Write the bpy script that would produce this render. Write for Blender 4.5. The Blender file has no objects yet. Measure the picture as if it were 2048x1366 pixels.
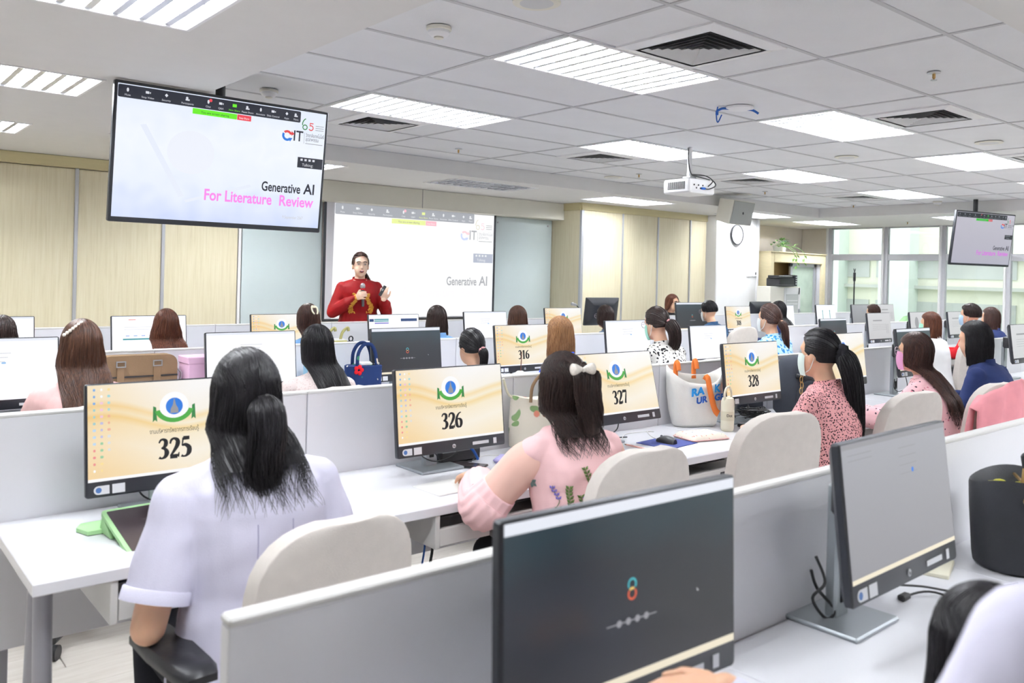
import bpy, bmesh, math, random
from mathutils import Vector, Matrix, Euler, noise
from mathutils.bvhtree import BVHTree
random.seed(11)
S = bpy.context.scene
COL = S.collection
PI = math.pi

# ------------------------------------------------------------------ camera
cam = bpy.data.cameras.new('camera')
cam.lens = 29.403; cam.sensor_width = 36.0; cam.sensor_fit = 'HORIZONTAL'
cam.shift_y = -0.0638
cam.clip_start = 0.05; cam.clip_end = 200
cam.dof.use_dof = True; cam.dof.focus_distance = 5.6; cam.dof.aperture_fstop = 4.5
camo = bpy.data.objects.new('camera', cam); COL.objects.link(camo)
camo.matrix_world = Matrix(((0.766236, -0.01766, -0.642316, -2.68843),
                            (-0.642044, 0.018961, -0.766433, -2.24365),
                            (0.025714, 0.999664, 0.00319, 1.58), (0, 0, 0, 1)))
S.camera = camo
# ------------------------------------------------------------------ world and exposure
W = bpy.data.worlds.new('world'); S.world = W; W.use_nodes = True
wn = W.node_tree.nodes['Background']
wn.inputs[0].default_value = (0.93, 0.97, 1.0, 1); wn.inputs[1].default_value = 2.2
S.view_settings.view_transform = 'Standard'; S.view_settings.look = 'None'
S.view_settings.exposure = 0.06; S.view_settings.gamma = 1.0
S.view_settings.use_curve_mapping = False
LAMP = 120.0          # radiance of the lit ceiling lamps

# ------------------------------------------------------------------ helpers
def V(*a): return Vector(a)

def rotz(a): return Matrix.Rotation(a, 4, 'Z')

class MB:
    """collects shapes; build() links them as ONE mesh object"""
    def __init__(s, M=None): s.v = []; s.f = []; s.mi = []; s.cur = 0; s.M = M
    def add(s, vs, fs):
        b = len(s.v)
        if s.M is not None: vs = [s.M @ Vector(p) for p in vs]
        s.v += [tuple(p) for p in vs]
        s.f += [tuple(b + i for i in f) for f in fs]; s.mi += [s.cur] * len(fs)
    def box(s, c, size, bev=0.0, R=None):
        hx, hy, hz = size[0]/2, size[1]/2, size[2]/2
        c = Vector(c)
        if bev <= 0:
            vs = [V(x, y, z) for x in (-hx, hx) for y in (-hy, hy) for z in (-hz, hz)]
            fs = [(0,1,3,2),(4,6,7,5),(0,4,5,1),(2,3,7,6),(0,2,6,4),(1,5,7,3)]
        else:
            b = min(bev, hx*.98, hy*.98, hz*.98)
            vs = []; idx = {}
            for sx in (-1,1):
                for sy in (-1,1):
                    for sz in (-1,1):
                        for k, p in enumerate(((hx, hy-b, hz-b), (hx-b, hy, hz-b), (hx-b, hy-b, hz))):
                            idx[sx,sy,sz,k] = len(vs); vs.append(V(sx*p[0], sy*p[1], sz*p[2]))
            fs = []
            for k in range(3):
                a, d = [i for i in range(3) if i != k]
                for q in (-1,1):
                    loop = []
                    for (m, n) in ((-1,-1),(1,-1),(1,1),(-1,1)):
                        t = [0,0,0]; t[k] = q; t[a] = m; t[d] = n; loop.append(idx[t[0],t[1],t[2],k])
                    fl = (q > 0) ^ (k == 1)
                    fs.append(tuple(loop if fl else loop[::-1]))
            for k in range(3):
                a, d = [i for i in range(3) if i != k]
                for m in (-1,1):
                    for n in (-1,1):
                        t0 = [0,0,0]; t0[a] = m; t0[d] = n; t1 = list(t0); t0[k] = -1; t1[k] = 1
                        loop = [idx[(*t0, a)], idx[(*t1, a)], idx[(*t1, d)], idx[(*t0, d)]]
                        fl = (m*n > 0) ^ (k == 1)
                        fs.append(tuple(loop if not fl else loop[::-1]))
            for sx in (-1,1):
                for sy in (-1,1):
                    for sz in (-1,1):
                        loop = [idx[sx,sy,sz,0], idx[sx,sy,sz,1], idx[sx,sy,sz,2]]
                        fs.append(tuple(loop if sx*sy*sz > 0 else loop[::-1]))
        if R is not None: vs = [R @ p for p in vs]
        s.add([p + c for p in vs], fs); return s
    def loft(s, rings, caps=True, closed=True):
        n = len(rings[0]); vs = [p for r in rings for p in r]; fs = []
        for i in range(len(rings)-1):
            for j in range(n if closed else n-1):
                k = (j+1) % n
                fs.append((i*n+j, i*n+k, (i+1)*n+k, (i+1)*n+j))
        if caps and closed:
            fs.append(tuple(range(n))[::-1]); fs.append(tuple((len(rings)-1)*n + j for j in range(n)))
        s.add(vs, fs); return s
    def tube(s, path, r, n=8, caps=True):
        path = [Vector(p) for p in path]; m = len(path)
        rs = r if isinstance(r, (list, tuple)) else [r]*m
        rings = []; up = None
        for i, p in enumerate(path):
            t = (path[min(i+1, m-1)] - path[max(i-1, 0)])
            if t.length < 1e-9: t = V(0,0,1)
            t.normalize()
            if up is None:
                up = V(0,0,1) if abs(t.z) < .9 else V(1,0,0)
            x = up.cross(t)
            if x.length < 1e-6: x = V(1,0,0).cross(t)
            x.normalize(); y = t.cross(x); up = y
            rings.append([p + x*math.cos(2*PI*k/n)*rs[i] + y*math.sin(2*PI*k/n)*rs[i] for k in range(n)])
        return s.loft(rings, caps)
    def cyl(s, p0, p1, r0, r1=None, n=16): return s.tube([p0, p1], [r0, r0 if r1 is None else r1], n)
    def lathe(s, c, prof, n=24, axis='Z', caps=True):
        c = Vector(c); rings = []
        for r, h in prof:
            ring = []
            for k in range(n):
                a = 2*PI*k/n; x, y = r*math.cos(a), r*math.sin(a)
                ring.append(c + (V(x,y,h) if axis == 'Z' else V(x,-h,y) if axis == 'Y' else V(h,x,y)))
            rings.append(ring)
        return s.loft(rings, caps)
    def ell(s, c, r, n=16, m=10, R=None):
        c = Vector(c); rings = []
        for i in range(m+1):
            ph = PI*i/m; ph = min(max(ph, .02), PI-.02)
            ring = []
            for k in range(n):
                a = 2*PI*k/n
                p = V(r[0]*math.sin(ph)*math.cos(a), r[1]*math.sin(ph)*math.sin(a), -r[2]*math.cos(ph))
                if R is not None: p = R @ p
                ring.append(c + p)
            rings.append(ring)
        return s.loft(rings)
    def cap(s, p0, p1, r0, r1, n=14):
        """tapered capsule"""
        p0 = Vector(p0); p1 = Vector(p1); d = p1 - p0; L = d.length
        if L < 1e-6: return s.ell(p0, (r0,)*3)
        d.normalize(); path = []; rs = []
        for a in (-85, -60, -35, -10): path.append(p0 + d*r0*math.sin(math.radians(a))); rs.append(r0*math.cos(math.radians(a)))
        for a in (10, 35, 60, 85): path.append(p1 + d*r1*math.sin(math.radians(a))); rs.append(r1*math.cos(math.radians(a)))
        return s.tube(path, rs, n)
    def prism(s, poly, o, ux, uy, th):
        """flat outline poly (2D) in plane o,ux,uy extruded by th along the normal"""
        o = Vector(o); ux = Vector(ux); uy = Vector(uy); nn = ux.cross(uy).normalized()
        a = [o + ux*p[0] + uy*p[1] for p in poly]; b = [p + nn*th for p in a]; n = len(poly)
        fs = [tuple(range(n))[::-1], tuple(range(n, 2*n))] + [(i, (i+1) % n, n+(i+1) % n, n+i) for i in range(n)]
        s.add(a + b, fs); return s
    def mesh(s, name, smooth=None):
        me = bpy.data.meshes.new(name); me.from_pydata(s.v, [], s.f); me.update()
        bm = bmesh.new(); bm.from_mesh(me); bmesh.ops.recalc_face_normals(bm, faces=bm.faces); bm.to_mesh(me); bm.free()
        if smooth: shade(me, smooth)
        return me
    def build(s, name, mat, parent=None, smooth=None, **kw):
        me = s.mesh(name, smooth)
        ms = mat if isinstance(mat, (list, tuple)) else [mat]
        for m in ms: me.materials.append(MAT[m] if isinstance(m, str) else m)
        if len(ms) > 1:
            for p, i in zip(me.polygons, s.mi): p.material_index = i
        return link(name, me, parent, **kw)

def shade(me, ang):
    for p in me.polygons: p.use_smooth = True
    if ang is not True and ang < 179:
        bm = bmesh.new(); bm.from_mesh(me); a = math.radians(ang)
        for e in bm.edges:
            if len(e.link_faces) == 2 and e.calc_face_angle(0) > a: e.smooth = False
        bm.to_mesh(me); bm.free()

PCH = {}
def link(name, data, parent=None, label=None, cat=None, group=None, kind=None):
    o = bpy.data.objects.new(name, data); COL.objects.link(o)
    if parent is not None: o.parent = parent; PCH.setdefault(parent.name, []).append(o)
    return tag(o, label, cat, group, kind)
def tag(o, label=None, cat=None, group=None, kind=None):
    for k, v in (('label', label), ('category', cat), ('group', group), ('kind', kind)):
        if v: o[k] = v
    return o
def thing(name, label, cat, loc=(0,0,0), rz=0, group=None):
    o = link(name, None, None, label, cat, group); o.location = loc; o.rotation_euler = (0,0,rz); o.empty_display_size = .1
    return o
def copy_tree(o, parent=None):
    c = o.copy(); COL.objects.link(c); c.parent = parent
    if parent is not None: PCH.setdefault(parent.name, []).append(c)
    for ch in list(PCH.get(o.name, [])): copy_tree(ch, c)
    return c

def catmull(pts, k=6):
    pts = [Vector(p) for p in pts]; out = []
    for i in range(len(pts)-1):
        p0 = pts[max(i-1,0)]; p1 = pts[i]; p2 = pts[i+1]; p3 = pts[min(i+2, len(pts)-1)]
        for j in range(k):
            t = j/k
            out.append(.5*((2*p1) + (p2-p0)*t + (2*p0-5*p1+4*p2-p3)*t*t + (3*p1-p0-3*p2+p3)*t*t*t))
    out.append(pts[-1]); return out

def rrect(w, h, r, n=5, tl=None):
    """rounded rectangle outline centred on 0"""
    pts = []
    for cx, cy, a0 in ((w/2-r, h/2-r, 0), (-w/2+r, h/2-r, 90), (-w/2+r, -h/2+r, 180), (w/2-r, -h/2+r, 270)):
        for i in range(n+1):
            a = math.radians(a0 + 90*i/n); pts.append((cx + r*math.cos(a), cy + r*math.sin(a)))
    return pts
def circ(x, y, r, n=24, ry=None): return [(x + r*math.cos(2*PI*i/n), y + (ry or r)*math.sin(2*PI*i/n)) for i in range(n)]

def text_polys(body, size=1.0, bold=0.0, align='LEFT'):
    """letter shapes as (verts2d, faces), from the built-in font"""
    cu = bpy.data.curves.new('t', 'FONT'); cu.body = body; cu.size = size; cu.offset = bold*size; cu.align_x = align
    cu.resolution_u = 4; cu.fill_mode = 'FRONT'
    o = bpy.data.objects.new('t', cu); COL.objects.link(o)
    dg = bpy.context.evaluated_depsgraph_get(); me = bpy.data.meshes.new_from_object(o.evaluated_get(dg))
    vs = [(v.co.x, v.co.y) for v in me.vertices]; fs = [tuple(p.vertices) for p in me.polygons]
    bpy.data.objects.remove(o); bpy.data.curves.remove(cu); bpy.data.meshes.remove(me)
    return vs, fs
TXT = {}
def flat_text(mb, body, size, x, y, off, bold=0.0, align='LEFT', width=None):
    """adds letters to mb in its local XZ plane (front faces -Y) at height off in front"""
    k = (body, bold, align)
    if k not in TXT: TXT[k] = text_polys(body, 1.0, bold, align)
    vs, fs = TXT[k]
    if not vs: return
    sx = size
    if width:
        xs = [p[0] for p in vs]; w = max(xs)-min(xs); sx = width/w
    mb.add([V(x + p[0]*sx, -off, y + p[1]*size) for p in vs], [f for f in fs])
def flat_poly(mb, poly, off): mb.add([V(p[0], -off, p[1]) for p in poly], [tuple(range(len(poly)))])
def flat_rect(mb, x0, z0, x1, z1, off): flat_poly(mb, [(x0,z0),(x1,z0),(x1,z1),(x0,z1)], off)
def ribbon(pts, ws, k=5):
    """2D stroke of changing width, as one strip of quads"""
    P = catmull([(p[0], p[1], w) for p, w in zip(pts, ws)], k); L = []; R_ = []
    for i, p in enumerate(P):
        t = P[min(i+1, len(P)-1)] - P[max(i-1, 0)]; t.z = 0
        t.normalize(); n = V(-t.y, t.x, 0)
        L.append((p.x + n.x*p.z/2, p.y + n.y*p.z/2)); R_.append((p.x - n.x*p.z/2, p.y - n.y*p.z/2))
    return L, R_
# serif numerals drawn as strokes: list of (points, widths)
DIG = {
 '0': [([(.26,.98),(.08,.8),(.05,.5),(.08,.2),(.26,.02)], [.04,.13,.15,.13,.04]), ([(.26,.98),(.44,.8),(.47,.5),(.44,.2),(.26,.02)], [.04,.13,.15,.13,.04])],
 '1': [([(.27,0),(.27,.5),(.27,1)], [.15,.15,.15]), ([(.06,.85),(.16,.89),(.3,.99)], [.03,.05,.04]), ([(.08,.02),(.27,.02),(.46,.02)], [.035,.04,.035])],
 '2': [([(.04,.72),(.1,.9),(.25,.97),(.41,.86),(.41,.66),(.27,.4),(.05,.1)], [.05,.07,.07,.13,.14,.1,.05]), ([(.03,.065),(.2,.065),(.4,.065)], [.13,.13,.13]), ([(.4,.05),(.45,.12),(.48,.25)], [.12,.06,.02])],
 '3': [([(.05,.8),(.13,.93),(.25,.97),(.38,.88),(.38,.7),(.28,.57),(.16,.53)], [.04,.06,.07,.12,.13,.08,.04]), ([(.16,.54),(.34,.48),(.43,.3),(.35,.1),(.18,.02),(.05,.08)], [.04,.09,.15,.11,.05,.09])],
 '5': [([(.14,.94),(.28,.94),(.46,.94)], [.12,.12,.11]), ([(.14,.97),(.1,.7),(.08,.56)], [.05,.04,.03]), ([(.08,.57),(.25,.6),(.43,.44),(.42,.2),(.28,.04),(.13,.02),(.04,.07)], [.05,.1,.15,.15,.07,.05,.09])],
 '6': [([(.46,.98),(.28,.9),(.12,.68),(.07,.36),(.13,.12),(.27,.02)], [.03,.06,.11,.15,.13,.05]), ([(.1,.5),(.27,.57),(.43,.46),(.45,.25),(.38,.08),(.26,.02)], [.03,.06,.13,.14,.1,.04])],
 '7': [([(.05,.93),(.25,.93),(.48,.93)], [.13,.13,.12]), ([(.05,.95),(.04,.86),(.03,.76)], [.05,.05,.02]), ([(.46,.93),(.36,.6),(.26,.25),(.2,0)], [.05,.08,.1,.12])],
 '8': [([(.26,.97),(.12,.88),(.11,.72),(.24,.57),(.4,.42),(.44,.22),(.36,.06),(.26,.02)], [.04,.1,.12,.11,.13,.12,.08,.04]), ([(.26,.97),(.39,.88),(.4,.72),(.28,.55),(.12,.4),(.08,.22),(.15,.06),(.26,.02)], [.04,.09,.1,.06,.08,.12,.1,.04])],
}
DIG['9'] = [([(.52-a, 1-b) for a, b in p], w) for p, w in DIG['6']]
def flat_number(mb, num, x, y, h, off):
    w = h*.56; x0 = x - w*len(num)/2
    for i, ch in enumerate(num):
        for pts, ws in DIG[ch]:
            L, R_ = ribbon(pts, [w_*1.5+.016 for w_ in ws]); n = len(L)
            vs = [V(x0 + i*w + p[0]*h, -off, y + p[1]*h) for p in L + R_]
            mb.add(vs, [(j, j+1, n+j+1, n+j) for j in range(n-1)])

# ------------------------------------------------------------------ materials
MAT = {}
def _nt(name):
    m = bpy.data.materials.new(name); m.use_nodes = True; MAT[name] = m
    nt = m.node_tree; b = nt.nodes['Principled BSDF']; return m, nt, b
def N(nt, t, **kw):
    n = nt.nodes.new(t)
    for k, v in kw.items():
        if k.startswith('i_'):
            key = k[2:]; n.inputs[int(key) if key.isdigit() else key].default_value = v
        else: setattr(n, k, v)
    return n
def ramp(nt, stops, interp='LINEAR'):
    r = nt.nodes.new('ShaderNodeValToRGB'); e = r.color_ramp.elements; r.color_ramp.interpolation = interp
    while len(e) < len(stops): e.new(.5)
    for i, (p, c) in enumerate(stops): e[i].position = p; e[i].color = (*c, 1)
    return r
def coords(nt, kind='Object', scale=(1,1,1), rot=(0,0,0)):
    tc = nt.nodes.new('ShaderNodeTexCoord'); mp = nt.nodes.new('ShaderNodeMapping')
    mp.inputs['Scale'].default_value = scale; mp.inputs['Rotation'].default_value = rot
    nt.links.new(tc.outputs[kind], mp.inputs[0]); return mp.outputs[0]
def mat(name, col, rough=.5, metal=0., spec=.5, var=0., vscale=8., bump=0., bscale=60., stretch=(1,1,1), **kw):
    """plain principled material with a little procedural grain"""
    m, nt, b = _nt(name)
    b.inputs['Roughness'].default_value = rough; b.inputs['Metallic'].default_value = metal
    b.inputs['Specular IOR Level'].default_value = spec
    L = nt.links.new
    co = coords(nt, 'Object', stretch)
    nz = N(nt, 'ShaderNodeTexNoise', i_Scale=vscale, i_Detail=4.)
    L(co, nz.inputs['Vector'])
    c0 = tuple(max(0, c*(1-var)) for c in col); c1 = tuple(min(1, c*(1+var)) for c in col)
    r = ramp(nt, [(.3, c0), (.7, c1)]); L(nz.outputs[0], r.inputs[0]); L(r.outputs[0], b.inputs['Base Color'])
    if bump > 0:
        n2 = N(nt, 'ShaderNodeTexNoise', i_Scale=bscale, i_Detail=3.); L(co, n2.inputs['Vector'])
        bp = N(nt, 'ShaderNodeBump', i_Strength=bump, i_Distance=.01); L(n2.outputs[0], bp.inputs['Height']); L(bp.outputs[0], b.inputs['Normal'])
    for k, v in kw.items(): b.inputs[k.replace('_', ' ')].default_value = v
    return m
def emit(name, col, s=1.0):
    m, nt, b = _nt(name)
    b.inputs['Base Color'].default_value = (0.02,0.02,0.02,1); b.inputs['Roughness'].default_value = .35
    b.inputs['Specular IOR Level'].default_value = .3
    b.inputs['Emission Color'].default_value = (*col, 1); b.inputs['Emission Strength'].default_value = s
    return m
def srgb(r, g, b):
    f = lambda c: ((c/255+.055)/1.055)**2.4 if c > 10 else c/255/12.92
    return (f(r), f(g), f(b))

# surfaces of the room
mat('ceil_tile', srgb(230,231,234), .9, var=.02, vscale=3, bump=.25, bscale=180)
mat('ceil_paint', srgb(224,223,222), .8, var=.01)
mat('tbar', srgb(196,197,200), .6)
mat('wall_white', srgb(236,236,236), .75, var=.01)
mat('wall_cream', srgb(228,221,212), .8, var=.015)
mat('valance', srgb(222,220,208), .7, var=.01)
mat('alu', srgb(196,198,204), .35, .6)
mat('frame_grey', srgb(196,197,203), .5)
mat('white_lam', srgb(236,236,241), .22, var=.012, vscale=2)
mat('white_top', srgb(235,236,242), .18, var=.008, vscale=2)
mat('white_edge', srgb(222,221,219), .4)
mat('panel_grey', srgb(190,188,186), .55, var=.02)
mat('leg_grey', srgb(158,158,165), .4, .45)
mat('black_pl', srgb(26,27,31), .42, var=.05, bump=.05)
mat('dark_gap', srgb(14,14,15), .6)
mat('bezel', srgb(31,34,41), .38, var=.03)
mat('mon_back', srgb(52,56,60), .5, var=.03)
mat('stand_silver', srgb(168,174,178), .35, .7)
mat('chair_fab', srgb(218,211,205), .9, var=.03, vscale=30, bump=.25, bscale=500)
mat('chair_shell', srgb(182,176,171), .7, var=.02)
mat('sticker', srgb(226,228,232), .5)
mat('ink', srgb(28,28,32), .6)
mat('ink_grey', srgb(110,110,120), .6)
mat('sticker_blue', srgb(70,110,170), .5)
mat('logo_silver', srgb(205,208,212), .3, .6)
mat('cable_blk', srgb(24,24,26), .5)
mat('cable_blue', srgb(28,92,180), .45)
mat('cable_white', srgb(222,222,218), .5)
mat('brass', srgb(196,160,104), .3, .85)
mat('steel', srgb(190,192,196), .3, .85)
mat('gloss_white', srgb(238,238,240), .3)
mat('vent_dark', srgb(36,36,38), .7)
mat('vent_blade', srgb(205,206,207), .5)
mat('detector', srgb(226,223,212), .5)
mat('speaker_grille', srgb(170,172,170), .6, .2, bump=.3, bscale=700)
mat('skirt_board', srgb(205,205,205), .5)
def wood():
    m, nt, b = _nt('wood_panel'); L = nt.links.new
    co = coords(nt, 'Object', (38, 38, 1.6)); nz = N(nt, 'ShaderNodeTexNoise', i_Scale=1.4, i_Detail=6., i_Roughness=.6); L(co, nz.inputs['Vector'])
    r = ramp(nt, [(.25, srgb(213,203,172)), (.5, srgb(224,215,186)), (.8, srgb(231,224,200))]); L(nz.outputs[0], r.inputs[0])
    L(r.outputs[0], b.inputs['Base Color']); b.inputs['Roughness'].default_value = .42
wood()
mat('wood_band', srgb(205,194,152), .5, var=.05, vscale=2, stretch=(.5,.5,14))
mat('cab_wood', srgb(226,213,176), .5, var=.04, vscale=3, stretch=(3,3,20))
mat('cab_back', srgb(158,132,88), .6, var=.06, vscale=3, stretch=(3,3,20))
def floor_mat():
    m, nt, b = _nt('vinyl'); L = nt.links.new
    co = coords(nt, 'Object', (2.2, 26, 26)); nz = N(nt, 'ShaderNodeTexNoise', i_Scale=1.6, i_Detail=6.); L(co, nz.inputs['Vector'])
    oi = N(nt, 'ShaderNodeObjectInfo')
    r = ramp(nt, [(.25, srgb(214,207,198)), (.75, srgb(232,227,220))]); L(nz.outputs[0], r.inputs[0])
    hs = N(nt, 'ShaderNodeHueSaturation'); ma = N(nt, 'ShaderNodeMath', operation='MULTIPLY_ADD'); ma.inputs[1].default_value = .1; ma.inputs[2].default_value = .94
    L(oi.outputs['Random'], ma.inputs[0]); L(ma.outputs[0], hs.inputs['Value']); L(r.outputs[0], hs.inputs['Color']); L(hs.outputs[0], b.inputs['Base Color'])
    b.inputs['Roughness'].default_value = .35
floor_mat()
mat('floor_sub', srgb(188,180,170), .6)
def glass(name, tint, rough=0.0, mixt=.9):
    m, nt, b = _nt(name); L = nt.links.new
    out = nt.nodes['Material Output']; tr = N(nt, 'ShaderNodeBsdfTransparent'); tr.inputs[0].default_value = (*tint, 1)
    gl = N(nt, 'ShaderNodeBsdfGlossy'); gl.inputs['Roughness'].default_value = .02
    fr = N(nt, 'ShaderNodeFresnel'); fr.inputs[0].default_value = 1.5
    mx = N(nt, 'ShaderNodeMixShader'); L(fr.outputs[0], mx.inputs[0]); L(tr.outputs[0], mx.inputs[1]); L(gl.outputs[0], mx.inputs[2]); L(mx.outputs[0], out.inputs[0])
glass('win_glass', (.95,.975,.96)); mat('cab_glass', srgb(176,192,178), .08, var=.2, vscale=2.5); glass('clear', (.93,.95,.96))
mat('board_glass', srgb(204,217,219), .12, var=.01)
emit('lamp', (.955, .98, 1.0), LAMP)
mat('louver', srgb(226,228,236), .25, .55)
mat('pan', srgb(232,234,238), .4)
# ================================================================== THE ROOM
ZT, ZL = 2.70, 2.56            # tiled ceiling, lower plaster ceiling
TX0, TX1, TY0, TY1 = -0.98, 9.2, -1.015, 4.62
RX0, RX1, RY0, RY1 = -4.6, 11.7, -4.6, 6.4
# floor with vinyl planks where the photograph shows it
fl = MB(); fl.box(((RX0+RX1)/2, (RY0+RY1)/2, -.06), (RX1-RX0+.4, RY1-RY0+.4, .1))
floor = fl.build('floor', 'floor_sub', kind='structure')
pm = MB().box((0,0,-.004), (1.196, .179, .012), .0012).mesh('plank'); pm.materials.append(MAT['vinyl'])
fb = MB(); nrow = 0
for j in range(61):
    y = RY0 + .09 + .18*j
    for i in range(15):
        x = RX0 + .3 + 1.2*i + (.4*(j % 3)) - .6
        if -3.4 < x < .8 and -.4 < y < 3.6:
            o = link('floor_plank', pm, floor); o.location = (x, y, 0)
        else: fb.box((x, y, -.004), (1.196, .179, .012))
tag(fb.build('floor_planks', 'vinyl', floor), kind='stuff')

# tiled ceiling: every tile its own piece, hung in a T-bar grid
xs = [TX0] + [1.2*i for i in range(8)] + [TX1]
ys = [TY0] + [.6*j for j in range(-1, 8)] + [TY1]
LIT = [(i, j) for i in (0, 2, 4, 6) for j in (1, 4)]      # cells x=1.2i, y=.6j
gb = MB()
for x in xs: gb.box((x, (TY0+TY1)/2, ZT+.006), (.022, TY1-TY0, .012))
for k, y in enumerate(ys):
    gb.box(((TX0+TX1)/2, y, ZT+.0065), (TX1-TX0, .022, .012))
ceiling = gb.build('ceiling', 'tbar', kind='structure')
tm = {}
lit_cells = {(1.2*i, .6*j) for i, j in LIT}
for a in range(len(xs)-1):
    for b in range(len(ys)-1):
        if any(abs(xs[a]-p) < .01 and abs(ys[b]-q) < .01 for p, q in lit_cells): continue
        w, h = round(xs[a+1]-xs[a], 3), round(ys[b+1]-ys[b], 3)
        if (w, h) not in tm:
            tm[w, h] = MB().box((0,0,.012), (w-.012, h-.012, .014), .004).mesh('ceiling_tile'); tm[w, h].materials.append(MAT['ceil_tile'])
        o = link('ceiling_tile', tm[w, h], ceiling); o.location = ((xs[a]+xs[a+1])/2, (ys[b]+ys[b+1])/2, ZT)
# lower plaster ceiling round the tiled field, with openings for its lamps
low_lamps = [(-2.69, .72, 1), (-2.69, 2.6, 1), (-2.69, 4.55, 1), (-2.69, -1.2, 1), (2.45, 4.86, 0), (4.85, 4.84, 1), (7.7, 4.86, 1), (9.75, 4.84, 1), (9.75, 2.6, 1), (9.75, .7, 1), (9.75, -1.2, 1), (-.2, -2.9, 1), (2.2, -2.9, 1), (4.6, -2.9, 1), (7.0, -2.9, 1), (.0, 4.86, 1)]
def holed(mb, x0, x1, y0, y1, z, holes):
    X = sorted({x0, x1, *[v for h in holes for v in (h[0], h[2]) if x0 < v < x1]}); Y = sorted({y0, y1, *[v for h in holes for v in (h[1], h[3]) if y0 < v < y1]})
    for i in range(len(X)-1):
        for j in range(len(Y)-1):
            cx, cy = (X[i]+X[i+1])/2, (Y[j]+Y[j+1])/2
            if any(h[0] < cx < h[2] and h[1] < cy < h[3] for h in holes): continue
            mb.add([(X[i],Y[j],z),(X[i+1],Y[j],z),(X[i+1],Y[j+1],z),(X[i],Y[j+1],z)], [(3,2,1,0)])
holes = [(x, y, x+1.2, y+.6) for x, y, _ in low_lamps]
lc = MB()
holed(lc, RX0, TX0, RY0, RY1, ZL, holes); holed(lc, TX1, RX1, RY0, RY1, ZL, holes)
holed(lc, TX0, TX1, TY1, RY1, ZL, holes); holed(lc, TX0, TX1, RY0, TY0, ZL, holes)
for (p, q) in (((TX0,TY0),(TX1,TY0)), ((TX1,TY0),(TX1,TY1)), ((TX1,TY1),(TX0,TY1)), ((TX0,TY1),(TX0,TY0))):
    lc.add([(*p,ZL),(*q,ZL),(*q,ZT+.02),(*p,ZT+.02)], [(0,1,2,3)])
lc.build('ceiling', 'ceil_paint', kind='structure')
MB().box(((RX0+RX1)/2, (RY0+RY1)/2, 3.06), (RX1-RX0+.4, RY1-RY0+.4, .1)).build('ceiling', 'ceil_paint', kind='structure')  # unseen slab added above both ceilings to block sky light

# lamps -------------------------------------------------------------
def make_lamp(lit):
    t = thing('ceiling_light', 'x', 'ceiling light')
    f = MB()
    for (cx, cy, w, h) in ((0,-.291,1.19,.018), (0,.291,1.19,.018), (-.587,0,.018,.565), (.587,0,.018,.565)): f.box((cx,cy,.004), (w,h,.012), .002)
    f.build('frame', 'gloss_white', t)
    p = MB(); z = .085
    vs = [(-.578,-.282,.0),(.578,-.282,.0),(.578,.282,.0),(-.578,.282,.0),(-.56,-.262,z),(.56,-.262,z),(.56,.262,z),(-.56,.262,z)]
    p.add(vs, [(0,1,5,4),(1,2,6,5),(2,3,7,6),(3,0,4,7),(4,5,6,7)])
    p.build('reflector', 'pan', t)
    for y in (-.17, 0, .17):
        MB().cyl((-.55,y,.062), (.55,y,.062), .016, n=10).build('tube', 'lamp' if lit else 'gloss_white', t, smooth=True)
    b = MB(); b.add([(0,-.278,.030),(0,.278,.030),(.004,.278,.030),(.004,-.278,.030),(-.012,-.278,.004),(-.012,.278,.004),(.016,.278,.004),(.016,-.278,.004)], [(0,1,2,3),(4,7,6,5),(0,4,5,1),(2,6,7,3),(1,5,6,2),(0,3,7,4)])
    bm_ = b.mesh('louver_blade'); bm_.materials.append(MAT['louver'])
    for k in range(11):
        o = link('louver_blade', bm_, t); o.location = (-.5 + .1*k, 0, 0)
    for y in (-.095, .095):
        MB().box((0,y,.017), (1.15,.01,.026)).build('louver_spine', 'louver', t)
    return t
lamp_on = make_lamp(True); lamp_off = make_lamp(False); first = {True: lamp_on, False: lamp_off}; used = {True: False, False: False}
def put_lamp(x, y, z, lit, label, group):
    lit = bool(lit); o = first[lit] if not used[lit] else copy_tree(first[lit]); used[lit] = True
    o.location = (x, y, z); o['label'] = label; o['group'] = group
order = {0: 'first', 2: 'second', 4: 'third', 6: 'fourth'}
for i, j in LIT:
    put_lamp(1.2*i+.6, .6*j+.3, ZT-.004, True, 'lit louvred lamp in tiled ceiling, %s from the left in the %s row' % (order[i], 'nearer' if j == 1 else 'farther'), 'lamps in the tiled ceiling')
lbl = ['lit louvred lamp in plaster ceiling at the top left corner', 'lit louvred lamp in plaster ceiling left of the large television', 'lit louvred lamp in plaster ceiling above the left wood panels', 'lit louvred lamp in plaster ceiling over the near left corner', 'unlit louvred lamp in the ceiling above the projection screen', 'lit louvred lamp in plaster ceiling right of the projection screen', 'lit louvred lamp in plaster ceiling behind the grey wall speaker', 'lit louvred lamp in plaster ceiling above the wooden cabinet', 'lit louvred lamp by the windows behind the small television', 'lit louvred lamp by the windows right of the small television', 'lit louvred lamp by the windows at the near end', 'lit louvred lamp behind the viewer, leftmost', 'lit louvred lamp behind the viewer, second', 'lit louvred lamp behind the viewer, third', 'lit louvred lamp behind the viewer, fourth', 'lit louvred lamp just behind the large television']
for (x, y, lit), lb in zip(low_lamps, lbl): put_lamp(x+.6, y+.3, ZL-.004, lit, lb, 'lamps in the plaster ceiling')

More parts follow.
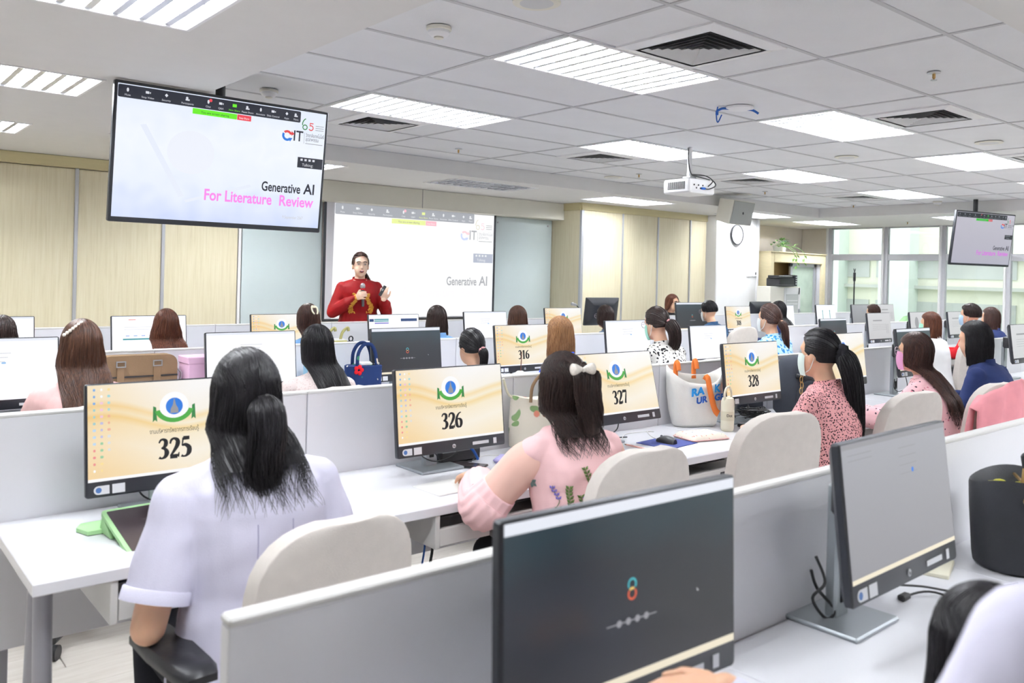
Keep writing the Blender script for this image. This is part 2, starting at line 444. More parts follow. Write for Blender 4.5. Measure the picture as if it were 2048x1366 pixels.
# air diffusers -------------------------------------------------------
vt = thing('air_diffuser', 'x', 'vent')
f = MB()
for k in range(4):
    f.M = rotz(k*PI/2); f.add([(-.29,-.29,-.004),(.29,-.29,-.004),(.225,-.225,-.014),(-.225,-.225,-.014),(-.29,-.29,.01),(.29,-.29,.01)], [(0,1,2,3),(0,4,5,1)])
f.build('frame', 'gloss_white', vt)
MB().box((0,0,.002), (.45,.45,.004)).build('throat', 'vent_dark', vt)
for q in range(6):
    r = .205 - .034*q; b = MB()
    for k in range(4):
        b.M = rotz(k*PI/2); b.add([(-r,-r,-.014),(r,-r,-.014),(r-.020,-r+.020,-.002),(-r+.020,-r+.020,-.002)], [(0,1,2,3)])
    b.build('blade_ring', 'vent_blade', vt)
for n, (i, j) in enumerate([(a, b) for a in (0, 2, 4, 6) for b in (0, 1)]):
    o = vt if n == 0 else copy_tree(vt)
    o.location = (1.2*i + .6, .3 if j == 0 else 3.3, ZT-.001)
    o['label'] = 'square ceiling air diffuser beside the %s lamp of the %s row' % (order[i], 'nearer' if j == 0 else 'farther'); o['group'] = 'ceiling air diffusers'
# smoke detectors, sprinklers, ceiling speakers ------------------------
sd = thing('smoke_detector', 'x', 'smoke detector')
MB().lathe((0,0,0), [(.058,0),(.058,-.012),(.052,-.016)]).build('base', 'detector', sd, smooth=40)
MB().lathe((0,0,0), [(.05,-.016),(.05,-.028),(.038,-.04),(.024,-.044)]).build('cover', 'gloss_white', sd, smooth=40)
MB().lathe((0,0,0), [(.022,-.044),(.022,-.05),(.016,-.053)]).build('sensor', 'detector', sd, smooth=40)
for n, (x, y, z, lb) in enumerate([(-.5, .935, ZT, 'white round smoke detector nearest to the viewer on ceiling'), (-.49, 2.817, ZT, 'white smoke detector just above the large television'), (8.954, 2.744, ZT, 'white smoke detector by the small television pole')]):
    o = sd if n == 0 else copy_tree(sd); o.location = (x, y, z); o['label'] = lb; o['group'] = 'smoke detectors'
sp = thing('sprinkler', 'x', 'sprinkler')
MB().lathe((0,0,0), [(.034,0),(.034,-.004),(.012,-.008)]).build('rosette', 'steel', sp, smooth=40)
MB().lathe((0,0,0), [(.008,-.006),(.008,-.03),(.004,-.034),(.004,-.04)]).build('body', 'brass', sp, smooth=40)
MB().lathe((0,0,0), [(.016,-.04),(.016,-.043)]).build('deflector', 'steel', sp)
for n, (x, y, z, lb) in enumerate([(1.844,-.266,ZT,'copper pendant sprinkler head at the upper right of ceiling'), (1.807,3.924,ZT,'pendant sprinkler head near the unlit lamp'), (4.21,3.877,ZT,'pendant sprinkler head left of the projector'), (6.547,3.835,ZT,'pendant sprinkler head above the wall speaker'), (8.875,3.89,ZT,'pendant sprinkler head far back near the windows'), (10.6,3.9,ZL,'pendant sprinkler head in the plaster ceiling by the windows')]):
    o = sp if n == 0 else copy_tree(sp); o.location = (x, y, z); o['label'] = lb; o['group'] = 'sprinkler heads'
cs = thing('ceiling_speaker', 'x', 'speaker')
MB().lathe((0,0,0), [(.1,0),(.1,-.005),(.092,-.008)], n=32).build('rim', 'detector', cs, smooth=40)
MB().lathe((0,0,0), [(.09,-.006),(.06,-.009),(.01,-.01)], n=32).build('grille', 'vent_blade', cs, smooth=40)
for n, (x, y, z, lb) in enumerate([(-.42,.35,ZT,'round flush ceiling speaker cut by the top edge'), (4.399,1.594,ZT,'round flush ceiling speaker between second and third lamps'), (4.352,.394,ZT,'round flush ceiling speaker at the right edge'), (4.249,4.3,ZT,'round flush ceiling speaker beside the front bulkhead'), (6.7,4.25,ZT,'round flush ceiling speaker above the wall clock')]):
    o = cs if n == 0 else copy_tree(cs); o.location = (x, y, z); o['label'] = lb; o['group'] = 'flush ceiling speakers'
# blue cable loop hanging out of a ceiling tile
t = thing('network_cable', 'blue network cable loop hanging from a ceiling tile', 'cable', (1.916, 1.02, ZT))
MB().tube(catmull([(-.11,.07,-.03),(-.08,.05,-.012),(-.03,.03,-.008),(.03,-.01,-.008),(.09,-.06,-.012),(.12,-.09,-.035)]), .008).build('loop', 'cable_blue', t, smooth=True)
MB().tube(catmull([(-.1,.07,.0),(-.1,.08,-.05),(-.09,.075,-.1),(-.07,.06,-.05)]), .004).build('tail', 'cable_blue', t, smooth=True)
MB().box((-.1,.075,-.04), (.016,.016,.03), .003).build('plug', 'cable_blue', t)
MB().lathe((.01,-.02,0), [(.09,.0),(.088,-.012),(.05,-.018)], n=28).build('access_point', 'gloss_white', t, smooth=40)

# walls ---------------------------------------------------------------
wf = MB().box(((RX0+RX1)/2, RY1+.06, 1.5), (RX1-RX0+.4, .1, 3.0)).build('wall_front', 'wall_cream', kind='structure')
MB().box((RX0-.05, (RY0+RY1)/2, 1.5), (.1, RY1-RY0+.3, 3.0)).build('wall_left', 'wall_white', kind='structure')
MB().box(((RX0+RX1)/2, RY0-.05, 1.5), (RX1-RX0+.4, .1, 3.0)).build('wall_back', 'wall_white', kind='structure')
edges = [-4.6, -3.94, -3.155, -2.37, -1.585, -.80, -.01, .757]
for a, b in zip(edges[:-1], edges[1:]):
    MB().box(((a+b)/2, RY1-.012, 1.235), (b-a-.012, .024, 2.43), .003).build('wood_panel', 'wood_panel', wf)
    if b < .7: MB().box((b, RY1-.022, 1.235), (.032, .044, 2.45), .004).build('metal_strip', 'alu', wf)
MB().box((.775, RY1-.016, 1.235), (.03, .03, 2.45), .003).build('metal_strip', 'gloss_white', wf)
MB().box(((RX0+.76)/2, RY1-.03, 2.507), (.76-RX0, .06, .102), .004).build('wood_band', 'wood_band', wf)
# right wood wall, nearer by half a metre
XR, YR = 5.27, 5.82
wr = MB().box(((XR+8.3)/2+.01, (YR+RY1)/2+.02, 1.28), (8.3-XR-.02, RY1-YR, 2.56)).build('wall_front_right', 'wood_panel', kind='structure')
e2 = [XR, 6.07, 6.83, 7.58, 8.32]
for a, b in zip(e2[:-1], e2[1:]):
    MB().box(((a+b)/2, YR-.002, 1.235), (b-a-.012, .024, 2.45), .003).build('wood_panel', 'wood_panel', wr)
for i, b in enumerate(e2): MB().box((b, YR-.01, 1.235), (.05 if i == 0 else .026, .04, 2.45), .004).build('metal_strip', 'alu', wr)
MB().box(((XR+8.4)/2, YR-.012, 2.51), (8.4-XR+.04, .05, .1), .004).build('wood_band', 'wood_band', wr)
MB().box((XR-.012, (YR+RY1)/2, 1.235), (.024, RY1-YR, 2.45), .003).build('return_panel', 'wood_panel', wr)
MB().box((XR-.016, (YR+RY1)/2, 2.51), (.04, RY1-YR, .1), .003).build('wood_band', 'wood_band', wr)
# valance box over the screen
va = MB(); va.box(((1.0+5.3)/2, 6.27, 2.445), (4.3, .26, .225), .003)
vo = va.build('trim_1', 'valance', kind='structure')
MB().box((2.91, 6.1385, 2.445), (.004, .004, .222)).build('joint', 'ink_grey', vo)
# white pillar with rounded bracket
pc = MB().box((8.53, 5.85, 1.28), (1.10, .5, 2.56), .012).build('wall_pillar', 'wall_white', kind='structure')
MB().box((9.05, 5.59, 1.6), (.05, .03, 1.9), .004).build('cable_trunk', 'gloss_white', pc)
# glass writing boards
for (x0, x1, lb) in ((.80, 1.72, 'pale glass writing board left of the projection screen'), (4.18, 5.235, 'pale glass writing board right of the projection screen')):
    t = thing('glass_board', lb, 'whiteboard', (x0, RY1-.02, .8), 0, 'glass writing boards')
    MB().box(((x1-x0)/2, 0, .765), (x1-x0, .02, 1.53), .003).build('pane', 'board_glass', t)
    for u in (.08, x1-x0-.08):
        for w in (.08, 1.45): MB().lathe((u, -.01, w), [(.012,0),(.012,.012),(.008,.014)], n=14, axis='Y').build('stud', 'steel', t)

# window wall: frames, panes, mullion highlights ------------------------------
wy = [5.88, 4.83, 3.86, 2.87, 1.88, .89, -.1, -1.09, -2.08, -3.07, -4.06, -4.6]
wl = MB().box((RX1+.06, (RY1+wy[0])/2, 1.5), (.1, RY1-wy[0], 3.0))
wl.box((RX1+.06, (wy[0]+RY0)/2, 2.82), (.1, wy[0]-RY0, .45)).box((RX1+.06, (wy[0]+RY0)/2, .12), (.1, wy[0]-RY0, .3))
wl.build('wall_right', 'wall_cream', kind='structure')
for n in range(len(wy)-1):
    a, b = wy[n], wy[n+1]; cy, w = (a+b)/2, a-b
    f = MB()
    f.box((RX1+.04, a-.045, 1.43), (.09, .09, 2.33), .004)
    for z, h in ((2.57, .06), (2.03, .11), (.30, .06)): f.box((RX1+.045, cy, z), (.07, w, h), .003)
    wo = f.build('window_%d' % (n+1), 'frame_grey', kind='structure')
    MB().box((RX1+.05, cy-.045, 2.31), (.006, w-.09, .46)).build('pane', 'win_glass', wo)
    MB().box((RX1+.05, cy-.045, 1.15), (.006, w-.09, 1.66)).build('pane', 'win_glass', wo)
    MB().box((RX1-.03, a-.02, 1.43), (.05, .03, 2.27), .004).build('mullion_highlight', 'gloss_white', wo)  # white post added to show light caught along the mullion
# building across the yard, seen through the glass
mat('facade', srgb(238,237,222), .85, var=.03, vscale=1.2)
mat('facade_green', srgb(228,238,233), .7, var=.02)
mat('facade_glass', srgb(196,199,198), .35, var=.08, vscale=1.5)
mat('facade_frame', srgb(200,202,198), .6)
mat('hedge', srgb(150,190,140), .9, var=.3, vscale=6)
mat('yard', srgb(190,188,180), .9, var=.05)
bd = thing('building', 'cream office block with grey window bands seen through the windows', 'building', (18.0, 0, -3))
MB().box((2, 1, 4), (4, 34, 8.6)).build('wall', 'facade', bd)
for k, (z, h) in enumerate(((4.93, .42), (3.2, 1.9), (.9, 1.4), (6.9, 1.2))):
    for m in range(14):
        y = 11.5 - 1.7*m
        MB().box((-.01, y-.8, z), (.06, 1.52, h)).build('window', 'facade_glass', bd)
for k, z in enumerate((4.5, 5.2, 2.2)):
    MB().box((-.1, 1, z), (.2, 34, .08)).build('ledge', 'facade_frame', bd)
for y in (9.2, 7.4, 1.5, -5):
    MB().box((-.25, y, 4), (.5, .75, 8.6)).build('pilaster', 'facade_green', bd)
g = MB().box((30, 0, -3.2), (36, 60, .2)); tag(g.build('floor', 'yard'), kind='structure')
hb = MB()
for k in range(60):
    hb.ell((15.6 + random.uniform(-.3,.3), -2 + k*.18, -.2+random.uniform(-.5,.7)), (.45,.4,.45), 8, 6)
tag(hb.build('hedge', 'hedge', None, smooth=True, label='green hedge outside below the window wall', cat='hedge'))
# ================================================================== DESKS
YP = {1: -1.12, 2: .81, 3: 2.74, 4: 4.67}      # front face of each row's privacy panel
DW = 1.07
def make_desk():
    t = thing('computer_desk', 'x', 'desk')
    MB().box((0,-.3175,.7325), (DW-.002,.635,.035), .003).build('tabletop', 'white_top', t)
    for s in (-1, 1): MB().box((s*.335,-.43,.655), (.02,.40,.12), .002).build('tray_bracket', 'white_edge', t)
    tr = MB().box((0,-.42,.618), (.645,.38,.018), .002).build('keyboard_tray', 'white_edge', t)
    MB().box((0,-.618,.632), (.645,.018,.062), .002).build('tray_front', 'white_edge', tr)
    MB().box((.27,-.629,.64), (.035,.004,.016)).build('catch', 'ink', tr)
    MB().box((0,-.45,.698), (.645,.3,.004)).build('tray_shade_board', 'dark_gap', t)  # dark board added as the shade between tabletop and keyboard tray
    MB().box((.46,-.6365,.733), (.045,.003,.016)).build('number_tag', 'ink_grey', t)
    for s in (-1, 1):
        for (y0, y1, dx) in ((-.53,-.60,-.02), (-.47,-.40,.02)):
            lg = MB().tube([(s*.49,y0,.715),(s*(.495+.0),y1,.012)], .024, 14).build('leg', 'leg_grey', t, smooth=40)
        MB().box((s*.495,-.5,.012), (.05,.3,.02), .006).build('foot', 'black_pl', t)
    return t
def make_divider():
    t = thing('desk_divider', 'x', 'partition')
    MB().box((0,.017,.71), (DW-.004,.03,.74), .002).build('panel', 'white_lam', t)
    MB().box((0,.017,1.086), (DW-.003,.034,.014), .004).build('top_cap', 'white_edge', t)
    for s in (-1, 1): MB().box((s*.5,.017,.17), (.04,.028,.34), .003).build('post', 'leg_grey', t)
    return t
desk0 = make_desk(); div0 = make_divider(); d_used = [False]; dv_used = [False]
nth = ['first', 'second', 'third', 'fourth', 'fifth', 'sixth']
rowname = {1: 'nearest row', 2: 'second nearest row', 3: 'third row', 4: 'fourth, farthest row'}
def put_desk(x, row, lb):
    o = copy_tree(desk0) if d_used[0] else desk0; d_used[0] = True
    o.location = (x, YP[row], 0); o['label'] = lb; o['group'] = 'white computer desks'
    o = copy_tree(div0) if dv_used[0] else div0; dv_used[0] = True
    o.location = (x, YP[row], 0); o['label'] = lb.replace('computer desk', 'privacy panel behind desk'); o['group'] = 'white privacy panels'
XL = [-1.705 + DW*i for i in range(6)]; XB = [5.85 + DW*i for i in range(6)]
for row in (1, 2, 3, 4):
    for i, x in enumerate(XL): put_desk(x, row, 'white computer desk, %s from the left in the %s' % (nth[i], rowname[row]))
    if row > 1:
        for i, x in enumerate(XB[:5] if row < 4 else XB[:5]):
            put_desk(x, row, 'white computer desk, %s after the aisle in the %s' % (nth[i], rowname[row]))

# ================================================================== CHAIRS
def make_chair():
    t = thing('office_chair', 'x', 'chair')
    # backrest: curved rounded shell, facing +Y
    def shell(mb, th, inset):
        vsq = [0,.03,.08,.16,.28,.42,.56,.68,.77,.84,.90,.945,.975,.993]; rows, cols = len(vsq), 15; front = []; back = []
        for v in vsq:
            z = .50 + v*.51; half = .238 - .02*v
            if v > .62: half *= max(.02, 1-((v-.62)/.38)**2.7)**(1/2.7)
            if v < .12: half *= .86 + .14*math.sqrt(v/.12)
            rf = []; rb = []
            for j in range(cols):
                u = -1 + 2*j/(cols-1); x = half*u
                y = -.235 + .05*u*u*(half/.238) - .055*(v**1.5)
                rf.append((x, y + th/2, z)); rb.append((x, y - th/2, z))
            front.append(rf); back.append(rb)
        n = rows*cols; vs = [p for r in front for p in r] + [p for r in back for p in r]; fs = []
        for i in range(rows-1):
            for j in range(cols-1):
                a = i*cols+j; fs.append((a, a+1, a+cols+1, a+cols)); fs.append((n+a, n+a+cols, n+a+cols+1, n+a+1))
        ring = [j for j in range(cols)] + [i*cols+cols-1 for i in range(1, rows)] + [(rows-1)*cols+j for j in range(cols-2, -1, -1)] + [i*cols for i in range(rows-2, 0, -1)]
        for k in range(len(ring)):
            a, b = ring[k], ring[(k+1) % len(ring)]; fs.append((a, n+a, n+b, b))
        mb.add(vs, fs)
    b = MB(); shell(b, .055, 0); me = b.mesh('backrest')
    o = bpy.data.objects.new('tmp', me); COL.objects.link(o)
    m = o.modifiers.new('b', 'BEVEL'); m.width = .022; m.segments = 4; m.limit_method = 'ANGLE'; m.angle_limit = math.radians(50)
    dg = bpy.context.evaluated_depsgraph_get(); me2 = bpy.data.meshes.new_from_object(o.evaluated_get(dg)); bpy.data.objects.remove(o)
    shade(me2, True); me2.materials.append(MAT['chair_fab']); link('backrest', me2, t)
    s = MB(); P = rrect(.48, .46, .1, 6)
    s.loft([[V(p[0]*k, p[1]*k+.02, z) for p in P] for k, z in ((.9,.415),(1.0,.43),(1.02,.455),(.98,.475),(.85,.482))])
    s.build('seat', 'chair_fab', t, smooth=60)
    MB().box((0,-.19,.44), (.09,.12,.05), .012).build('back_bracket', 'black_pl', t)
    MB().cyl((0,0,.09), (0,0,.42), .028).build('gas_lift', 'black_pl', t, smooth=40)
    for sx in (-1, 1):
        a = MB().tube(catmull([(sx*.2,.0,.43),(sx*.28,.0,.45),(sx*.305,-.01,.56),(sx*.305,.0,.655)]), .016, 8).build('arm_post', 'black_pl', t, smooth=40)
        P2 = [(-.05,-.15),(-.035,-.19),(.035,-.19),(.05,-.15),(.056,.0),(.05,.13),(.025,.165),(-.025,.165),(-.05,.13),(-.056,0)]
        p = MB(); p.loft([[V(sx*.305+q[0]*k, .02+q[1]*k, z) for q in P2] for k, z in ((.85,.65),(1,.658),(1,.676),(.86,.688))]); p.build('arm_pad', 'black_pl', a, smooth=50)
    for k in range(5):
        an = 2*PI*k/5 + .3; d = V(math.cos(an), math.sin(an), 0)
        l = MB().tube([d*.02+V(0,0,.1), d*.3+V(0,0,.075)], [.024,.016], 8).build('base_leg', 'black_pl', t, smooth=40)
        c = d*.3; nrm = V(-d.y, d.x, 0)
        MB().cyl(c+nrm*.024+V(0,0,.03), c-nrm*.024+V(0,0,.03), .03, n=18).build('caster', 'black_pl', l, smooth=40)
    return t
chair0 = make_chair(); c_used = [False]
def put_chair(x, y, rz, lb, s=1.0):
    o = copy_tree(chair0) if c_used[0] else chair0; c_used[0] = True
    o.location = (x, y, 0); o.rotation_euler = (0,0,rz); o.scale = (s,s,s); o['label'] = lb; o['group'] = 'beige office chairs'
    return o

# ================================================================== MONITORS
def wallpaper(name, base):
    m, nt, b = _nt(name); L = nt.links.new
    tc = N(nt, 'ShaderNodeTexCoord'); sx = N(nt, 'ShaderNodeSeparateXYZ'); L(tc.outputs['Object'], sx.inputs[0])
    def M(op, a, b_=None, c=None):
        n = N(nt, 'ShaderNodeMath', operation=op)
        for i, q in enumerate((a, b_, c)):
            if q is None: continue
            if isinstance(q, (int, float)): n.inputs[i].default_value = q
            else: L(q, n.inputs[i])
        return n.outputs[0]
    x, z = sx.outputs[0], sx.outputs[2]
    s1 = M('SINE', M('MULTIPLY_ADD', x, 10.5, .9)); s2 = M('SINE', M('MULTIPLY_ADD', x, 17.0, 2.0))
    h = M('ADD', M('MULTIPLY_ADD', z, 3.38, .5), M('ADD', M('MULTIPLY', s1, .085), M('MULTIPLY', s2, .02)))
    r = ramp(nt, base); L(h, r.inputs[0])
    e = M('MULTIPLY_ADD', x, -1.9, .5); r2 = ramp(nt, [(.4, (1,1,1)), (1.0, srgb(252,234,198))]); L(e, r2.inputs[0])
    mx = N(nt, 'ShaderNodeMix', data_type='RGBA', blend_type='MULTIPLY'); mx.inputs[0].default_value = .9
    L(r.outputs[0], mx.inputs[6]); L(r2.outputs[0], mx.inputs[7]); L(mx.outputs[2], b.inputs['Emission Color'])
    b.inputs['Emission Strength'].default_value = .88; b.inputs['Base Color'].default_value = (.02,.02,.02,1); b.inputs['Roughness'].default_value = .3
wallpaper('scr_desk', [(0, srgb(251,234,200)), (.3, srgb(252,244,228)), (.5, srgb(251,238,210)), (.57, srgb(248,222,162)), (.62, srgb(251,241,218)), (.68, srgb(249,226,176)), (.74, srgb(252,246,234)), (1, srgb(253,251,249))])
def grad(name, stops, s=1.0, axis=2, scale=3.38, off=.5, noise_=0.0):
    m, nt, b = _nt(name); L = nt.links.new
    tc = N(nt, 'ShaderNodeTexCoord'); sx = N(nt, 'ShaderNodeSeparateXYZ'); L(tc.outputs['Object'], sx.inputs[0])
    ma = N(nt, 'ShaderNodeMath', operation='MULTIPLY_ADD'); ma.inputs[1].default_value = scale; ma.inputs[2].default_value = off
    L(sx.outputs[axis], ma.inputs[0]); src = ma.outputs[0]
    if noise_:
        nz = N(nt, 'ShaderNodeTexNoise', i_Scale=7., i_Detail=1.); L(tc.outputs['Object'], nz.inputs['Vector'])
        m2 = N(nt, 'ShaderNodeMath', operation='MULTIPLY_ADD'); m2.inputs[1].default_value = noise_; L(nz.outputs[0], m2.inputs[0]); L(src, m2.inputs[2]); src = m2.outputs[0]
    r = ramp(nt, stops); L(src, r.inputs[0]); L(r.outputs[0], b.inputs['Emission Color'])
    b.inputs['Emission Strength'].default_value = s; b.inputs['Base Color'].default_value = (.02,.02,.02,1); b.inputs['Roughness'].default_value = .28
grad('scr_white', [(0, srgb(248,249,253)), (.9, srgb(250,250,254)), (1, srgb(236,240,252))])
grad('scr_dark', [(0, srgb(34,26,30)), (.35, srgb(30,34,44)), (.8, srgb(34,46,60)), (1.15, srgb(32,64,78))], .55, noise_=.3)
grad('scr_grey', [(0, srgb(150,150,156)), (1, srgb(176,178,186))], .75)
grad('scr_paper', [(0, srgb(206,206,208)), (1, srgb(214,214,218))], .85)
for n_, c_ in dict(e_white=(250,250,252), e_bar=(232,236,246), e_task=(238,228,204), e_ink=(20,20,24), e_blue=(34,122,222), e_teal=(40,150,160), e_navy=(28,66,120), e_green=(70,170,60), e_dgreen=(38,130,60), e_red=(226,66,66), e_pink=(232,150,190), e_grey=(150,150,155), e_lgrey=(205,207,212), e_orange=(226,96,60), e_cyan=(70,180,190), e_yellow=(246,206,110), e_violet=(126,120,206), e_lblue=(140,190,236)).items(): emit(n_, srgb(*c_), .95)
for n_, c_ in dict(e_blue=(110,165,226), e_teal=(150,200,206), e_lblue=(186,214,240), e_red=(236,140,140), e_white=(250,250,252), e_pink=(238,196,216), e_violet=(190,188,226), e_green=(150,204,160), e_yellow=(246,220,150), e_cyan=(160,214,220), e_orange=(238,176,150), e_lgrey=(222,224,228)).items(): emit('i'+n_, srgb(*c_), .95)
for n_ in ('e_ink',): MAT[n_].node_tree.nodes['Principled BSDF'].inputs['Specular IOR Level'].default_value = .1

MWd, MHt = .54, .345
hm = MB()
pr = rrect(MWd, MHt, .008, 3)
hm.loft([[V(p[0]*k, y, p[1]*kz) for p in pr] for k, kz, y in ((.985,.98,.0),(1,1,.003),(1,1,.018),(.93,.9,.034),(.6,.5,.05),(.55,.45,.052))])
HOUS = hm.mesh('housing', 35); HOUS.materials.append(MAT['bezel'])
SW, SH, SZ = .527, .293, .0215     # lit area and its vertical offset in the housing
scm = MB(); flat_rect(scm, -SW/2, -SH/2, SW/2, SH/2, 0); SCR = {}
def scr_mesh(m):
    if m not in SCR: SCR[m] = scm.mesh('screen'); SCR[m].materials.append(MAT[m])
    return SCR[m]
bs = MB(); bs.box((0,.15,.006), (.215,.205,.012), .004); BASE = bs.mesh('base'); BASE.materials.append(MAT['stand_silver'])
nk = MB(); nk.box((0,.155,.17), (.066,.03,.33), .006); NECK = nk.mesh('neck'); NECK.materials.append(MAT['stand_silver'])
ns = MB(); ns.box((.0,.1385,.075), (.022,.004,.06), .001); SLOT = ns.mesh('cable_slot'); SLOT.materials.append(MAT['dark_gap'])
hb_ = MB(); hb_.box((0,.10,.0), (.1,.11,.1), .01); HUB = hb_.mesh('hinge'); HUB.materials.append(MAT['black_pl'])
lg = MB(); lg.lathe((0,-.0005,-.151), [(.0085,0),(.0085,.0015),(.0075,.002)], 20, 'Y'); LOGO = lg.mesh('logo_disc', 40); LOGO.materials.append(MAT['logo_silver'])
lt = MB(); flat_text(lt, 'hp', .011, 0, -.1545, .003, .02, 'CENTER'); LOGT = lt.mesh('logo_letters'); LOGT.materials.append(MAT['ink'])
s1 = MB()
flat_poly(s1, [(-.235+ .013*math.cos(a), -.151 + .013*math.sin(a)) for a in [PI/2 + PI*i/8 for i in range(9)]] + [(-.203,-.164),(-.203,-.138)], .0012)
STK1 = s1.mesh('round_sticker'); STK1.materials.append(MAT['sticker'])
s1b = MB(); flat_poly(s1b, circ(-.234,-.151,.0085), .0018); STK1b = s1b.mesh('sticker_ring'); STK1b.materials.append(MAT['sticker_blue'])
s2 = MB(); flat_rect(s2, -.195, -.165, -.158, -.137, .0012); STK2 = s2.mesh('square_sticker'); STK2.materials.append(MAT['sticker'])
s3 = MB(); flat_rect(s3, .095, -.157, .18, -.144, .0012); STK3 = s3.mesh('long_sticker'); STK3.materials.append(MAT['sticker'])
s4 = MB(); flat_rect(s4, .205, -.162, .222, -.138, .0012); STK4 = s4.mesh('small_sticker'); STK4.materials.append(MAT['sticker'])
# emblem of the desktop picture
def em(fn, m, nm):
    b = MB(); fn(b); me = b.mesh(nm); me.materials.append(MAT[m]); return me
EX, EZ = -.005, .065
EM = [em(lambda b: flat_poly(b, circ(EX,EZ,.046,32), .0006), 'e_white', 'emblem_ring'),
      em(lambda b: flat_poly(b, circ(EX,EZ,.027,28), .0010), 'e_blue', 'emblem_disc'),
      em(lambda b: flat_poly(b, [(EX-.013,EZ-.022),(EX+.013,EZ-.022),(EX+.012,EZ-.008),(EX+.005,EZ+.004),(EX+.001,EZ+.024),(EX-.001,EZ+.024),(EX-.005,EZ+.004),(EX-.012,EZ-.008)], .0014), 'e_grey', 'emblem_spire')]
def rib(b):
    o = [(EX+.064*math.cos(a), EZ+.002+.054*math.sin(a)) for a in [math.radians(196+i*148/14) for i in range(15)]]
    i_ = [(EX+.048*math.cos(a), EZ+.002+.040*math.sin(a)) for a in [math.radians(196+i*148/14) for i in range(15)]]
    b.add([V(p[0],-.0010,p[1]) for p in o+i_], [(j,j+1,15+j+1,15+j) for j in range(14)])
def ribe(b, S_=(-1,1)):
    for s in S_:
        flat_poly(b, [(EX+s*.057,EZ-.0),(EX+s*.066,EZ+.004),(EX+s*.068,EZ-.046),(EX+s*.061,EZ-.04),(EX+s*.054,EZ-.046),(EX+s*.056,EZ-.02)], .0008)
EM += [em(rib, 'e_green', 'ribbon'), em(lambda b: ribe(b, (-1,)), 'e_dgreen', 'ribbon_end'), em(lambda b: ribe(b, (1,)), 'e_dgreen', 'ribbon_end')]
EM += [em(lambda b: flat_text(b, 'งานบริหารทรัพยากรการเรียนรู้', .02, EX, -.018, .0008, .0, 'CENTER', width=.155), 'e_ink', 'thai_line'),
       em(lambda b: flat_rect(b, -SW/2, -SH/2, SW/2, -SH/2+.009, .0005), 'e_white', 'task_bar')]
ICONS = []
icol = ['e_blue','e_teal','e_lblue','e_red','e_white','e_pink','e_violet','e_green','e_yellow','e_cyan','e_orange','e_lgrey']
rnd = random.Random(4)
for cix, m in enumerate(icol):
    b = MB()
    for k in range(3):
        q = cix*3 + k; c, r_ = q // 13, q % 13
        x = -.245 + .021*c; z = .132 - .0205*r_
        flat_poly(b, [(x+p[0], z+p[1]) for p in rrect(.0078+rnd.uniform(-.002,.002), .0078, .0025, 2)], .0007)
    me = b.mesh('icons'); me.materials.append(MAT['i'+m]); ICONS.append(me)
NUMS = {}
